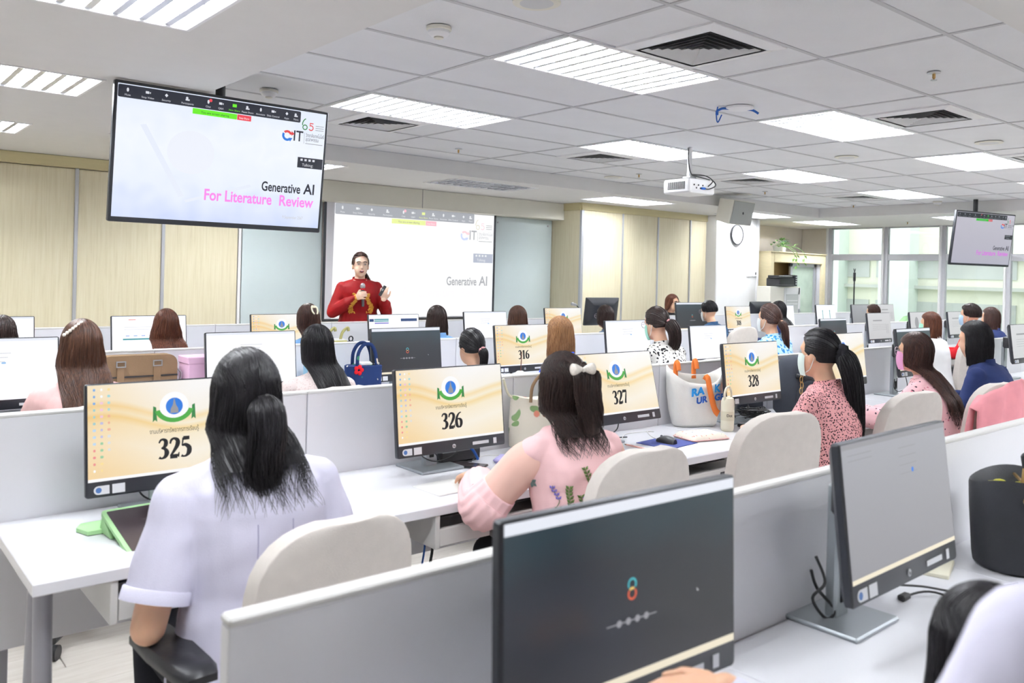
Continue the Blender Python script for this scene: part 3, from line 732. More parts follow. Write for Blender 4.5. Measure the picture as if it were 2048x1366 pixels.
def monitor(x, y, label, kind='white', num=None, zc=.285, tilt=7, yaw=0, z=.75, scale=1.0, stickers=True, name='monitor', group='desktop monitors'):
    t = thing(name, label, 'monitor', (x, y, z), math.radians(yaw), group)
    t.scale = (scale,)*3
    link('base', BASE, t); nkk = link('neck', NECK, t); link('cable_slot', SLOT, nkk)
    h = link('housing', HOUS, t); h.location = (0,0,zc); h.rotation_euler = (-math.radians(tilt),0,0)
    hg = link('hinge', HUB, t); hg.location = (0,0,zc)
    m = {'desk':'scr_desk','white':'scr_white','dark':'scr_dark','grey':'scr_grey','web':'scr_white','paper':'scr_paper','pics':'scr_white','face':'scr_paper'}[kind]
    s = link('screen', scr_mesh(m), h); s.location = (0,-.0008,SZ)
    link('logo_disc', LOGO, h); link('logo_letters', LOGT, h)
    if stickers:
        for me in (STK1, STK1b, STK2, STK3, STK4): link(me.name.split('.')[0], me, h)
    def sub(nm, mm, fn):
        b = MB(); fn(b); o = b.build(nm, mm, h); o.location = (0,-.0008,SZ); return o
    if kind == 'desk':
        for me in EM + ICONS:
            o = link(me.name.split('.')[0], me, h); o.location = (0,-.0008,SZ)
        sub('number', 'e_ink', lambda b: flat_number(b, num, EX, -.1, .063, .0009))
    if kind == 'dark':
        sub('top_strip', 'e_bar', lambda b: flat_rect(b, -SW/2, SH/2-.018, SW/2, SH/2, .0006))
        sub('task_bar', 'e_task', lambda b: flat_rect(b, -SW/2, -SH/2, SW/2, -SH/2+.013, .0006))
        def ring(b, cz, a0, a1):
            o = [(.0105*math.cos(a), cz*.7+.0105*math.sin(a)) for a in [math.radians(a0+i*(a1-a0)/14) for i in range(15)]]
            i_ = [(.0068*math.cos(a), cz*.7+.0068*math.sin(a)) for a in [math.radians(a0+i*(a1-a0)/14) for i in range(15)]]
            b.add([V(p[0],-.0007,p[1]) for p in o+i_], [(j,j+1,15+j+1,15+j) for j in range(14)])
        sub('lock_logo_top', 'e_cyan', lambda b: ring(b, .012, -40, 215)); sub('lock_logo_bottom', 'e_orange', lambda b: ring(b, -.010, 140, 400))
        sub('lock_logo_side', 'e_yellow', lambda b: ring(b, -.010, 60, 130))
        sub('lock_line', 'e_grey', lambda b: (flat_rect(b, -.058, -.0505, .058, -.0485, .0007), [flat_poly(b, circ(k*.021-.03, -.0495, .006, 12), .0008) for k in range(4)]))
        sub('pointer', 'e_lgrey', lambda b: flat_poly(b, [(.16,-.03),(.166,-.036),(.162,-.037)], .0008))
    if kind == 'white':
        sub('tool_strip', 'e_bar', lambda b: flat_rect(b, -SW/2, SH/2-.012, SW/2, SH/2, .0006))
        sub('text_lines', 'e_lgrey', lambda b: [flat_rect(b, -.07+.01*(k % 2), .075-.02*k, .06-.012*k, .078-.02*k, .0006) for k in range(3)])
        sub('button', 'e_lblue', lambda b: flat_poly(b, [(.03+p[0], .03+p[1]) for p in rrect(.02,.008,.004,2)], .0007))
    if kind == 'grey':
        sub('tool_strip', 'e_grey', lambda b: flat_rect(b, -SW/2, SH/2-.012, SW/2, SH/2, .0006))
        sub('text_lines', 'e_grey', lambda b: [flat_rect(b, -.24, .12-.012*k, -.13, .122-.012*k, .0006) for k in range(2)] + [flat_rect(b, .0, .11-.02*k, .09, .112-.02*k, .0006) for k in range(4)])
        sub('button', 'e_blue', lambda b: flat_poly(b, circ(.065, .055, .006, 14), .0007))
        sub('task_bar', 'e_task', lambda b: flat_rect(b, -SW/2, -SH/2, SW/2, -SH/2+.01, .0006))
    if kind == 'web':
        if num == 'blue':
            sub('banner', 'e_navy', lambda b: flat_rect(b, -.26, .085, -.215, .11, .0006)); sub('banner', 'e_navy', lambda b: flat_rect(b, .07, .085, .245, .11, .0006))
            sub('banner_text', 'e_teal', lambda b: (flat_rect(b, -.21, .099, -.06, .11, .0006), flat_rect(b, -.21, .085, -.06, .095, .0006)))
            sub('tab_line', 'e_violet', lambda b: flat_rect(b, -.205, .066, -.06, .077, .0006))
        else:
            sub('page_title', 'e_orange', lambda b: flat_rect(b, -.15, .118, -.1, .122, .0006))
            sub('page_lines', 'e_lgrey', lambda b: [flat_rect(b, -.18, .065-.017*k, .2, .067-.017*k, .0006) for k in range(2)])
            sub('link_words', 'e_blue', lambda b: [flat_rect(b, -.17+.055*k, .0, -.145+.055*k, .004, .0006) for k in range(6)])
            sub('green_bar', 'e_teal', lambda b: flat_rect(b, -.19, -.028, .21, -.018, .0006))
    if kind == 'paper':
        sub('page_heading', 'e_grey', lambda b: flat_rect(b, -.15, .055, .06, .07, .0006))
        sub('page_rules', 'e_grey', lambda b: [flat_rect(b, -.17, .015-.02*k, .15, .0175-.02*k, .0006) for k in range(4)])
        sub('page_columns', 'e_grey', lambda b: [flat_rect(b, .15+.025*k, -.09, .155+.025*k, .02, .0006) for k in range(3)])
    if kind == 'pics':
        sub('two_figures', 'e_teal', lambda b: [(flat_poly(b, circ(u, .06, .012, 10), .0007), flat_rect(b, u-.008, -.06, u+.008, .05, .0006)) for u in (-.1, .1)])
    if kind == 'face':
        sub('sketch_lines', 'e_grey', lambda b: [flat_poly(b, circ(-.1, .02, .05-.008*k, 20, .07-.01*k), .0006+.0001*k) for k in range(2)] + [flat_rect(b, .06, .08-.03*k, .2, .084-.03*k, .0006) for k in range(3)])
    return t
DZ = .75
M1, M2, M3, M4 = -1.345, .53, 2.40, 4.27
monitor(-1.655, -1.335, 'dark lock screen monitor, large and blurred at the bottom centre', 'dark', zc=.30, tilt=2, yaw=-2)
monitor(-.73, -1.345, 'monitor with dim grey page beside the black bucket bag', 'grey', zc=.312, tilt=7, yaw=1)
monitor(-1.77, M2, 'monitor showing number 325 in front of the white uniform', 'desk', '325', zc=.285)
monitor(-.665, M2, 'monitor showing number 326 left of the pink embroidered blouse', 'desk', '326', zc=.27)
monitor(.335, M2, 'monitor showing number 327 leaning back beside the canvas tote', 'desk', '327', zc=.29, tilt=15)
monitor(1.455, M2, 'monitor showing number 328 right of the cream bottle', 'desk', '328', zc=.30)
monitor(2.48, M2, 'yellow desktop monitor half hidden behind the leopard print blouse', 'desk', '329', zc=.325)
monitor(3.49, M2, 'dark screen monitor in front of the pink mask', 'dark', zc=.335)
monitor(5.6, M2, 'monitor cut by the right edge behind the navy blazer', 'paper', zc=.325)
monitor(-2.0, M3, 'large bright white monitor cut by the left edge', 'white', zc=.285)
monitor(-.73, M3, 'white page monitor between the pink box and the white uniform', 'white', zc=.285)
monitor(.325, M3, 'dark lock screen monitor right of the navy floral tote', 'dark', zc=.285)
monitor(1.335, M3, 'monitor showing number 316 behind the iced drink', 'desk', '316', zc=.285)
monitor(2.475, M3, 'white page monitor just above the number 327 screen', 'white', zc=.30)
monitor(3.555, M3, 'white page monitor left of the number 328 screen', 'white', zc=.235)
monitor(5.74, M3, 'dark monitor behind the woman with leopard print blouse', 'dark', zc=.265)
monitor(6.74, M3, 'monitor showing a text page beside small white figurines', 'paper', zc=.315)
monitor(7.78, M3, 'monitor showing a face sketch beyond the pink mask', 'face', zc=.315)
monitor(8.85, M3, 'grey monitor behind the person with blue mask', 'paper', zc=.31)
monitor(9.65, M3, 'grey monitor at the right edge below the small television', 'paper', zc=.31)
monitor(-1.77, M4, 'white monitor at far left in the front row', 'white', zc=.28)
monitor(-.74, M4, 'monitor with green bar web page in the front row', 'web', zc=.275)
monitor(.31, M4, 'yellow desktop monitor left of the hair claw clip', 'desk', '302', zc=.275)
monitor(1.395, M4, 'web page monitor with blue banner below the speaker in red', 'web', 'blue', zc=.26)
monitor(2.455, M4, 'plain white monitor right of the bobbed hair in front row', 'white', zc=.275)
monitor(3.515, M4, 'yellow desktop monitor beside the desk microphone', 'desk', '306', zc=.305)
monitor(5.71, M4, 'large dark monitor hiding the woman with brown hair', 'dark', zc=.345, scale=1.12, z=.70)
monitor(6.685, M4, 'monitor showing number 308 beside the man with glasses', 'desk', '308', zc=.305)
monitor(7.75, M4, 'white monitor right of the long black hair', 'white', zc=.315)
monitor(8.885, M4, 'white monitor showing two small figures', 'pics', zc=.315)
monitor(9.915, M4, 'grey monitor before the windows, left of a dark haired head', 'grey', zc=.315)
monitor(10.75, M4, 'pale monitor before the windows, right of a dark haired head', 'paper', zc=.315)
for x, y, zc, lb, yw in ((4.83, 5.0, .39, 'dark back of a monitor standing by the wood panels', 176), (8.2, 4.98, .335, 'dark back of a monitor in front of the white pillar', 180)):
    monitor(x, y, lb, 'grey', zc=zc, yaw=yw, stickers=False)
# ================================================================== TELEVISIONS
grad('tv_img', [(0, srgb(206,218,250)), (.35, srgb(232,239,254)), (.7, srgb(240,245,255)), (1, srgb(228,236,252))], .95, axis=2, scale=1.35, off=.3, noise_=.5)
grad('tv_img_dim', [(0, srgb(188,188,204)), (.5, srgb(196,194,208)), (1, srgb(204,202,214))], .8, axis=2, scale=1.4, off=.5, noise_=.1)
emit('tv_bar', srgb(34,38,52), .9); emit('tv_pink', srgb(255,140,238), .95); emit('tv_ink', srgb(30,32,48), .9); emit('tv_faint', srgb(232,238,251), .95)
emit('tv_green', srgb(108,240,30), .95); emit('tv_red', srgb(240,70,84), .95); emit('tv_icon', srgb(225,228,235), .9); emit('tv_glow', srgb(240,244,254), .93)
def slide(h, w, hh, base, ink='tv_ink', pink='tv_pink', bar='tv_bar', icon='tv_icon', green='tv_green', red='tv_red', faint=True, red2='e_red', blue='e_blue', box='tv_bar', bgart=True, six='e_dgreen'):
    """slide and meeting tool bar on a panel w x hh, centred; h is the parent"""
    def sub(nm, mm, fn, off=0):
        b = MB(); fn(b); o = b.build(nm, mm, h); return o
    k = w/1.2; o1 = base + .001*k; o2 = base + .0018*k
    X = lambda u: -w/2 + u*w; Z = lambda v: hh/2 - v*hh
    if bgart:
        sub('faint_lens', 'tv_glow', lambda b: flat_poly(b, circ(X(.33), Z(.45), .13*k, 32, .12*k), o1))
        sub('faint_notebook', 'tv_faint', lambda b: (b.add([V(X(u), -o1*.6, Z(v)) for u, v in ((.1,.28),(.125,.27),(.31,.8),(.285,.81))], [(0,1,2,3)]), b.add([V(X(u), -o1*.6, Z(v)) for u, v in ((.31,.83),(.62,.66),(.63,.68),(.32,.85))], [(0,1,2,3)])))
    sub('tool_bar', bar, lambda b: flat_poly(b, [(X(.0)+p[0]+w*.43, Z(.045)+p[1]) for p in rrect(w*.86, hh*.095, .008*k, 3)], o1))
    names = ['Mute','Stop Video','Security','Participants','Chat','Q&A','New Share','Pause Share','Annotate','Slide Control','Apps','More']
    us = [.04,.125,.205,.30,.395,.455,.52,.585,.65,.715,.785,.835]
    for n, u in enumerate(us):
        if n == 6: continue
        def icons(b):
            q = n % 4; x, z = X(u), Z(.033)
            if q == 0: flat_poly(b, circ(x, z, .006*k, 10, .011*k), o2)
            elif q == 1: flat_rect(b, x-.012*k, z-.006*k, x+.006*k, z+.007*k, o2); flat_poly(b, [(x+.007*k,z),(x+.014*k,z-.006*k),(x+.014*k,z+.006*k)], o2)
            elif q == 2: flat_poly(b, [(x,z-.01*k),(x+.009*k,z),(x,z+.01*k),(x-.009*k,z)], o2)
            else: flat_poly(b, circ(x-.004*k, z+.003*k, .007*k, 10), o2); flat_rect(b, x-.012*k, z-.011*k, x+.01*k, z-.003*k, o2)
        sub('tool_icon', icon, icons)
    for n, u in enumerate(us):
        if n != 6: sub('tool_word', icon, lambda b: flat_text(b, names[n], .0145*k, X(u), Z(.078), o2, 0, 'CENTER'))
    sub('share_icon', green, lambda b: (flat_rect(b, X(.52)-.012*k, Z(.045), X(.52)+.012*k, Z(.02), o2), flat_text(b, 'New Share', .0145*k, X(.52), Z(.078), o2, 0, 'CENTER')))
    sub('chat_badge', red, lambda b: flat_poly(b, circ(X(.405), Z(.02), .009*k, 12), o2*1.2))
    sub('sharing_notice', green, lambda b: flat_rect(b, X(.325), Z(.142), X(.535), Z(.098), o1))
    sub('sharing_words', ink if ink == 'tv_ink' else 'e_grey', lambda b: flat_text(b, 'You are screen sharing', .017*k, X(.43), Z(.13), o2, 0, 'CENTER'))
    sub('stop_notice', red, lambda b: flat_rect(b, X(.536), Z(.142), X(.605), Z(.098), o1))
    sub('stop_words', 'e_white', lambda b: flat_text(b, 'Stop Share', .014*k, X(.57), Z(.13), o2, 0, 'CENTER'))
    # anniversary mark, college mark
    def arcs(b, cx, cz, r0, r1, a0, a1, n=18):
        o = [(cx+r1*math.cos(a), cz+r1*math.sin(a)) for a in [math.radians(a0+i*(a1-a0)/n) for i in range(n+1)]]
        i_ = [(cx+r0*math.cos(a), cz+r0*math.sin(a)) for a in [math.radians(a0+i*(a1-a0)/n) for i in range(n+1)]]
        b.add([V(p[0],-o1,p[1]) for p in o+i_], [(j,j+1,n+1+j+1,n+1+j) for j in range(n)])
    sub('anniversary_six', six, lambda b: (arcs(b, X(.887), Z(.125), .011*k, .017*k, 0, 360), arcs(b, X(.905), Z(.10), .036*k, .042*k, 120, 190)))
    sub('anniversary_five', red2, lambda b: (arcs(b, X(.92), Z(.125), .011*k, .017*k, -150, 110), flat_rect(b, X(.912), Z(.09), X(.932), Z(.082), o1), flat_rect(b, X(.912), Z(.112), X(.916), Z(.082), o1)))
    sub('anniversary_lines', 'e_grey', lambda b: [flat_rect(b, X(.945), Z(.105+.018*j), X(.99), Z(.1+.018*j), o1) for j in range(3)])
    cx, cz = X(.795), Z(.215)
    sub('mark_red', red2, lambda b: (arcs(b, cx, cz, .018*k, .032*k, 20, 135, 10), flat_poly(b, [(cx+.026*k,cz+.002*k),(cx+.046*k,cz+.014*k),(cx+.026*k,cz+.03*k)], o2)))
    sub('mark_blue', blue, lambda b: (arcs(b, cx, cz, .018*k, .032*k, 150, 320, 12), flat_poly(b, [(cx+.02*k,cz-.034*k),(cx+.034*k,cz-.012*k),(cx+.01*k,cz-.012*k)], o2)))
    sub('mark_letters', ink, lambda b: flat_text(b, 'IT', .088*k, X(.826), Z(.25), o1, .012, width=.05*w))
    sub('mark_rule', 'e_grey', lambda b: flat_rect(b, X(.886), Z(.265), X(.8875), Z(.17), o1))
    sub('mark_thai', ink, lambda b: (flat_text(b, 'วิทยาลัยเทคโนโลยี', .03*k, X(.895), Z(.205), o1, 0, width=.1*w), flat_text(b, 'อุตสาหกรรม', .03*k, X(.895), Z(.24), o1, 0, width=.07*w)))
    sub('mark_english', 'e_grey', lambda b: flat_rect(b, X(.895), Z(.265), X(.99), Z(.26), o1))
    sub('talking_box', box, lambda b: flat_rect(b, X(.86), Z(.475), X(.998), Z(.385), o1))
    sub('talking_words', icon, lambda b: (flat_text(b, 'Talking:', .024*k, X(.885), Z(.46), o2), [flat_rect(b, X(.875+.022*j), Z(.415), X(.887+.022*j), Z(.397), o2) for j in range(4)]))
    sub('title_word', ink, lambda b: flat_text(b, 'Generative', .078*k, X(.68), Z(.70), o1, .02, width=.205*w))
    sub('title_letters', ink, lambda b: flat_text(b, 'AI', .088*k, X(.905), Z(.70), o1, .02, width=.06*w))
    sub('subtitle_for', pink, lambda b: flat_text(b, 'For Literature', .088*k, X(.40), Z(.815), o1, .024, width=.335*w))
    sub('subtitle_review', pink, lambda b: flat_text(b, 'Review', .088*k, X(.775), Z(.815), o1, .024, width=.185*w))
    if faint: sub('date_line', 'e_lgrey', lambda b: flat_text(b, '9 September 2567', .026*k, X(.8), Z(.925), o1, 0, width=.11*w))
def television(loc, rz, tilt, img, label, w=1.24, h=.75, pole=.6, **kw):
    t = thing('television', label, 'television', loc, rz, 'ceiling hung televisions')
    R = Matrix.Rotation(-tilt, 4, 'X')
    b = MB(); P = rrect(w, h, .008, 2)
    b.loft([[V(p[0]*k, y, p[1]*k) for p in P] for k, y in ((.992,0),(1,.004),(1,.03),(.9,.05),(.6,.07))])
    c = b.build('case', 'bezel', t, smooth=35); c.rotation_euler = (-tilt,0,0)
    s = MB(); flat_rect(s, -w/2+.016, -h/2+.028, w/2-.016, h/2-.016, 0); so = s.build('screen', img, c); so.location = (0,-.001,0)
    slide(c, w-.034, h-.046, .003, **kw)
    MB().box((0,.09,0), (.3,.05,.25), .01).build('wall_plate', 'black_pl', t)
    MB().tube([(0,.12,-.05),(0,.12,pole)], .028, 12).build('pole', 'black_pl', t, smooth=40)
    return t
television((-.862, 2.527, 2.177), 0, math.radians(-6.4), 'tv_img', 'large ceiling hung television showing the slide title in pink', pole=.62)
for n_, c_ in dict(d_ink=(40,40,56), d_pink=(232,120,240), d_bar=(30,36,44), d_icon=(150,156,166), d_green=(40,210,40), d_red=(220,70,80)).items(): emit(n_, srgb(*c_), .8)
television((8.87, 2.12, 2.177), math.radians(-12.8), math.radians(-6.7), 'tv_img_dim', 'dim television hanging on the right in front of the windows', w=1.2, h=.692, pole=.52, ink='d_ink', pink='d_pink', bar='d_bar', icon='d_icon', green='d_green', red='d_red', box='d_bar', bgart=False, faint=False)
# ================================================================== PROJECTION SCREEN
t = thing('projection_screen', 'pulled down projection screen with washed out slide behind the speaker', 'screen', (2.95, 6.315, 1.0))
mat('screen_cloth', srgb(222,222,228), .8)
emit('proj_img', (1,1,1), .98)
for n_, c_ in dict(p_ink=(176,177,182), p_pink=(250,247,250), p_bar=(168,171,178), p_icon=(236,238,240), p_green=(236,246,160), p_red=(252,190,202), p_lgreen=(206,240,90), p_box=(182,188,204), p_mred=(255,214,220), p_mblue=(206,216,252), p_six=(226,222,206)).items(): emit(n_, srgb(*c_), .97)
MB().box((0,.004,.68), (2.42,.004,1.36)).build('cloth', 'screen_cloth', t)
for s in (-1, 1): MB().box((s*1.222,.002,.68), (.03,.006,1.36)).build('black_border', 'bezel', t)
MB().cyl((-1.23,.0,.0), (1.23,.0,.0), .014).build('weight_bar', 'black_pl', t, smooth=True)
pi = MB(); pi.add([(-1.105,-.001,1.325),(1.2,-.001,1.325),(1.2,-.001,.03),(-1.125,-.001,.015)], [(0,3,2,1)])
po = pi.build('projected_image', 'proj_img', t)
slide(po, 2.3, 1.3, .002, ink='p_ink', pink='p_pink', bar='p_bar', icon='p_icon', green='p_green', red='p_red', box='p_box', bgart=False, faint=False, red2='p_mred', blue='p_mblue', six='p_six')
for c in PCH.get(po.name, []): c.location = (.045, -.002, .675)
# ================================================================== PROJECTOR
t = thing('projector', 'white ceiling projector with cables on a short pole', 'projector', (3.09, 2.31, 2.36), math.radians(-3))
b = MB(); P = rrect(.34, .30, .03, 3)
b.loft([[V(p[0]*k, p[1]*k, z) for p in P] for k, z in ((.95,-.062),(1,-.05),(1,.04),(.96,.055))]); body = b.build('body', 'gloss_white', t, smooth=35)
for k in range(17): MB().box((-.171, -.1+.0115*k, .0), (.003,.005,.065)).build('grille_slot', 'vent_dark', body)
for k, x in enumerate((-.11,-.08,-.055,-.03,.0,.03)): MB().cyl((x,-.149,-.02 if k % 2 else .005),(x,-.154,-.02 if k % 2 else .005), .007, n=10).build('socket', 'ink', body)
MB().box((.0,-.157,-.02), (.05,.02,.018), .003).build('video_plug', 'cable_blue', body)
MB().tube([(0,.0,.055),(0,0,.34)], .02, 14).build('pole', 'gloss_white', t, smooth=40)
MB().box((0,0,.075), (.09,.09,.03), .008).build('mount', 'steel', t)
for s in (-1,1): MB().tube([(0,0,.085),(s*.09,.05,.06),(s*.1,-.06,.056)], .007, 6).build('mount_arm', 'steel', t)
for k, path in enumerate(([(-.018,0,.34),(-.03,-.01,.25),(-.02,-.02,.15),(-.0,-.03,.1)], [(0,-.03,.1),(.06,-.14,.09),(.12,-.19,.02),(.06,-.175,-.02),(.01,-.16,-.02)], [(0,-.02,.11),(.08,-.1,.1),(.09,-.18,.05),(.05,-.165,.0)], [(.0,-.03,.1),(.08,-.05,.09),(.15,-.1,.07)])):
    MB().tube(catmull(path), .005, 6).build('cable', 'cable_blk', t, smooth=True)
MB().lathe((.08,.152,0), [(.04,0),(.04,-.02),(.03,-.025)], 20, 'Y').build('lens', 'black_pl', t)
# ================================================================== SPEAKERS, CLOCK, SWITCH
def wall_speaker(loc, rz, tilt, label):
    t = thing('wall_speaker', label, 'speaker', loc, rz, 'wall speakers')
    Rm = (Matrix.Rotation(tilt, 4, 'X')).to_3x3()
    b = MB(); b.loft([[Rm @ V(x*k, y, z*k2) for x, z in ((-.26,-.16),(.26,-.16),(.26,.16),(-.26,.16))] for k, k2, y in ((1,1,-.14),(1,1,-.12),(.72,.9,.12))]); b.build('cabinet', 'detector', t)
    g = MB(); g.loft([[Rm @ V(x*k, y, z*k) for x, z in ((-.25,-.15),(.25,-.15),(.25,.15),(-.25,.15))] for k, y in ((1,-.141),(.985,-.152))]); g.build('grille', 'speaker_grille', t)
    MB().box(Rm @ V(0,-.154,0), (.03,.004,.03), .001).build('badge', 'ink', t)
    MB().box((0,.16,.02), (.08,.12,.1), .01).build('bracket', 'gloss_white', t)
wall_speaker((6.68, 4.40, 2.48), math.radians(4), math.radians(12), 'grey fronted wall speaker above the clock')
wall_speaker((-.66, 4.9, 2.39), math.radians(20), math.radians(10), 'wall speaker mostly hidden behind the large television')
t = thing('wall_clock', 'round black rimmed wall clock on the white pillar', 'clock', (8.46, 5.59, 2.28))
MB().lathe((0,0,0), [(.155,0),(.165,.012),(.16,.026),(.145,.028),(.145,.01)], 40, 'Y', caps=False).build('rim', 'black_pl', t, smooth=40)
MB().lathe((0,0,0), [(.146,.012),(.146,.018)], 40, 'Y').build('face', 'gloss_white', t)
for k in range(12):
    a = k*PI/6; MB().box((.122*math.sin(a), -.0195, .122*math.cos(a)), (.006,.002,.022), 0, Matrix.Rotation(a, 3, 'Y')).build('hour_mark', 'ink', t)
for a, L_, w_ in ((math.radians(-72), .07, .008), (math.radians(95), .1, .006)):
    MB().box((L_/2*math.sin(a), -.022, L_/2*math.cos(a)), (w_,.002,L_), 0, Matrix.Rotation(a, 3, 'Y')).build('hand', 'ink', t)
t = thing('wall_switch', 'small white switch and thermostat at the pillar edge', 'switch', (8.98, 5.598, 1.68))
MB().box((0,-.008,0), (.12,.016,.1), .004).build('plate', 'gloss_white', t); MB().box((-.16,-.006,0), (.1,.012,.12), .004).build('switch_plate', 'gloss_white', t)
MB().box((.02,-.018,0), (.02,.004,.04)).build('display', 'ink', t)
# ================================================================== CABINET IN THE CORNER
t = thing('display_cabinet', 'built in cream cabinet with sliding glass door in the corner', 'cabinet', (10.13, 5.9, 0))
x0, x1, yf = -.85, .85, -.4
MB().box((x0+.05,-.05,1.02), (.1,.72,2.04), .004).build('side_panel', 'cab_wood', t)
MB().box((x1-.06,-.05,1.02), (.12,.72,2.04), .004).build('side_panel', 'cab_wood', t)
MB().box((0,-.05,1.96), (x1-x0-.22,.72,.16), .004).build('top_beam', 'cab_wood', t)
MB().box((0,-.07,2.047), (x1-x0+.02,.72,.014), .003).build('top_board', 'cab_wood', t)
MB().box((0,-.12,1.0), (x1-x0-.2,.02,1.9)).build('back_panel', 'cab_back', t)
for z in (1.25, .6): MB().box((0,-.2,z), (x1-x0-.22,.16,.02)).build('shelf', 'cab_wood', t)
d = MB()
for (cx, cz, w_, h_) in ((-.13,.95,.06,1.85), (.60,.95,.06,1.85), (.235,1.85,.79,.06), (.235,.05,.79,.06)): d.box((cx,-.33,cz), (w_,.04,h_), .003)
dd = d.build('door_frame', 'alu', t); MB().box((.235,-.33,.95), (.68,.006,1.76)).build('door_glass', 'cab_glass', dd)
MB().box((.69,-.36,.95), (.1,.03,1.85), .003).build('door_stile', 'frame_grey', t)
t = thing('rack_cabinet', 'grey steel network cabinet with glass door under the printer', 'cabinet', (9.31, 5.35, 0)); t.scale = (1.05,.5,1.03)
MB().box((0,.0,.72), (.82,.5,1.44), .006).build('body', 'detector', t)
f = MB()
for (cx, cz, w_, h_) in ((-.02,.72,.04,1.4), (.37,.72,.06,1.4), (.18,1.37,.4,.1), (.18,.07,.4,.1)): f.box((cx,-.262,cz), (w_,.024,h_), .002)
rf = f.build('door_frame', 'gloss_white', t); MB().box((.18,-.26,.72), (.34,.01,1.2)).build('door_glass', 'facade_glass', rf)
MB().box((.37,-.285,1.05), (.05,.03,.08), .006).build('lock', 'steel', rf)
for z in (1.22, 1.17): MB().box((.18,-.268,z), (.3,.004,.012)).build('equipment_line', 'gloss_white', rf)
t = thing('printer', 'black printer standing on the grey network cabinet', 'printer', (9.36, 5.34, 1.484)); t.scale = (.95,.7,.9)
MB().box((0,.02,.075), (.46,.36,.15), .015).build('body', 'black_pl', t); MB().box((-.06,-.02,.17), (.42,.3,.05), .012).build('lid', 'black_pl', t)
MB().box((-.1,-.2,.02), (.42,.12,.02), .004).build('paper_tray', 'black_pl', t); MB().box((.26,-.02,.11), (.08,.3,.2), .01).build('control_panel', 'bezel', t)
for z in (.05,.09,.13,.17): MB().box((.26,-.172,z), (.04,.004,.014)).build('button', 'sticker', t)
# trailing plant on the cabinet
mat('leaf', srgb(120,170,84), .5, var=.25, vscale=20); mat('leaf_dk', srgb(58,110,72), .5, var=.2, vscale=20); mat('pot', srgb(236,236,232), .4)
rp = random.Random(3)
def leaf(mb, p, d, L_, w_):
    d = Vector(d).normalized(); s = d.cross(V(0,0,1)); s = s.normalized() if s.length > .01 else V(1,0,0); n = s.cross(d); p = Vector(p)
    mb.add([p, p+d*L_*.35+s*w_/2+n*.006, p+d*L_-n*.02, p+d*L_*.35-s*w_/2+n*.006, p+d*L_*.4-n*.004], [(0,1,4),(1,2,4),(2,3,4),(3,0,4)])
t = thing('trailing_plant', 'trailing green plant with variegated leaves on the cabinet top', 'plant', (9.62, 5.6, 2.054))
MB().lathe((0,0,0), [(.05,0),(.07,.1),(.075,.1)], 18).build('pot', 'pot', t, smooth=40)
for k in range(34):
    a = rp.uniform(0, 2*PI); r = rp.uniform(.02,.30); x, y = r*math.cos(a)*1.15, -abs(r*math.sin(a))*.5 - .05
    z = .1 + rp.uniform(-.03,.1)*(1 if abs(x) < .15 else .4)
    b = MB(); leaf(b, (x,y,z), (math.cos(a), -.5, rp.uniform(-.2,.5)), rp.uniform(.07,.12), rp.uniform(.04,.06)); b.build('leaf', 'leaf' if k % 4 else 'leaf_dk', t)
for vx, n in ((-.12, 5), (.1, 4), (-.2, 3)):
    pts = [(vx*.5,-.05,.1), (vx,-.3,.07), (vx,-.42,.0)] + [(vx+.02*(i % 2), -.44, -.06*i) for i in range(1, n)]
    MB().tube(catmull(pts), .004, 5).build('stem', 'leaf', t)
    for i in range(1, n):
        b = MB(); leaf(b, (vx,-.44,-.06*i), (1 if i % 2 else -1, -.3, -.6), .08, .045); b.build('leaf', 'leaf', t)
t = thing('flower_vase', 'small dark leaved plant in white pot on the cabinet', 'plant', (9.98, 5.72, 2.054))
MB().lathe((0,0,0), [(.04,0),(.055,.1)], 16).build('pot', 'pot', t, smooth=40)
for k in range(16):
    a = rp.uniform(0, 2*PI); b = MB(); leaf(b, (.02*math.cos(a), .02*math.sin(a), .09+rp.uniform(0,.08)), (math.cos(a), math.sin(a), rp.uniform(.4,1.4)), rp.uniform(.07,.11), .045); b.build('leaf', 'leaf_dk' if k % 3 else 'pot', t)
# front table with presenter equipment
for cx, w_, lb in ((4.75, .9, 'presenter table by the wood panels'), (6.45, 1.2, 'staff table behind the large dark monitor'), (8.2, 1.1, 'staff table before the white pillar')):
    t = thing('staff_table', 'plain white ' + lb, 'table', (cx, 5.12, 0))
    MB().box((0,0,.7325), (w_,.5,.035), .003).build('tabletop', 'white_top', t)
    for sx in (-1,1): MB().box((sx*(w_/2-.02),0,.358), (.03,.46,.714), .003).build('side_panel', 'white_lam', t)
    MB().box((0,.2,.45), (w_-.07,.02,.5)).build('modesty_panel', 'white_lam', t)
t = thing('desk_microphone', 'black gooseneck microphone on the presenter table', 'microphone', (4.48, 5.0, .75))
MB().lathe((0,0,0), [(.06,0),(.06,.02),(.02,.03)], 20).build('base', 'black_pl', t, smooth=40)
MB().tube(catmull([(0,0,.02),(0,0,.3),(-.02,0,.42),(-.1,-.02,.47)]), .006, 8).build('gooseneck', 'black_pl', t, smooth=True)
MB().cap((-.1,-.02,.47), (-.17,-.03,.485), .016, .02).build('capsule', 'steel', t, smooth=True)
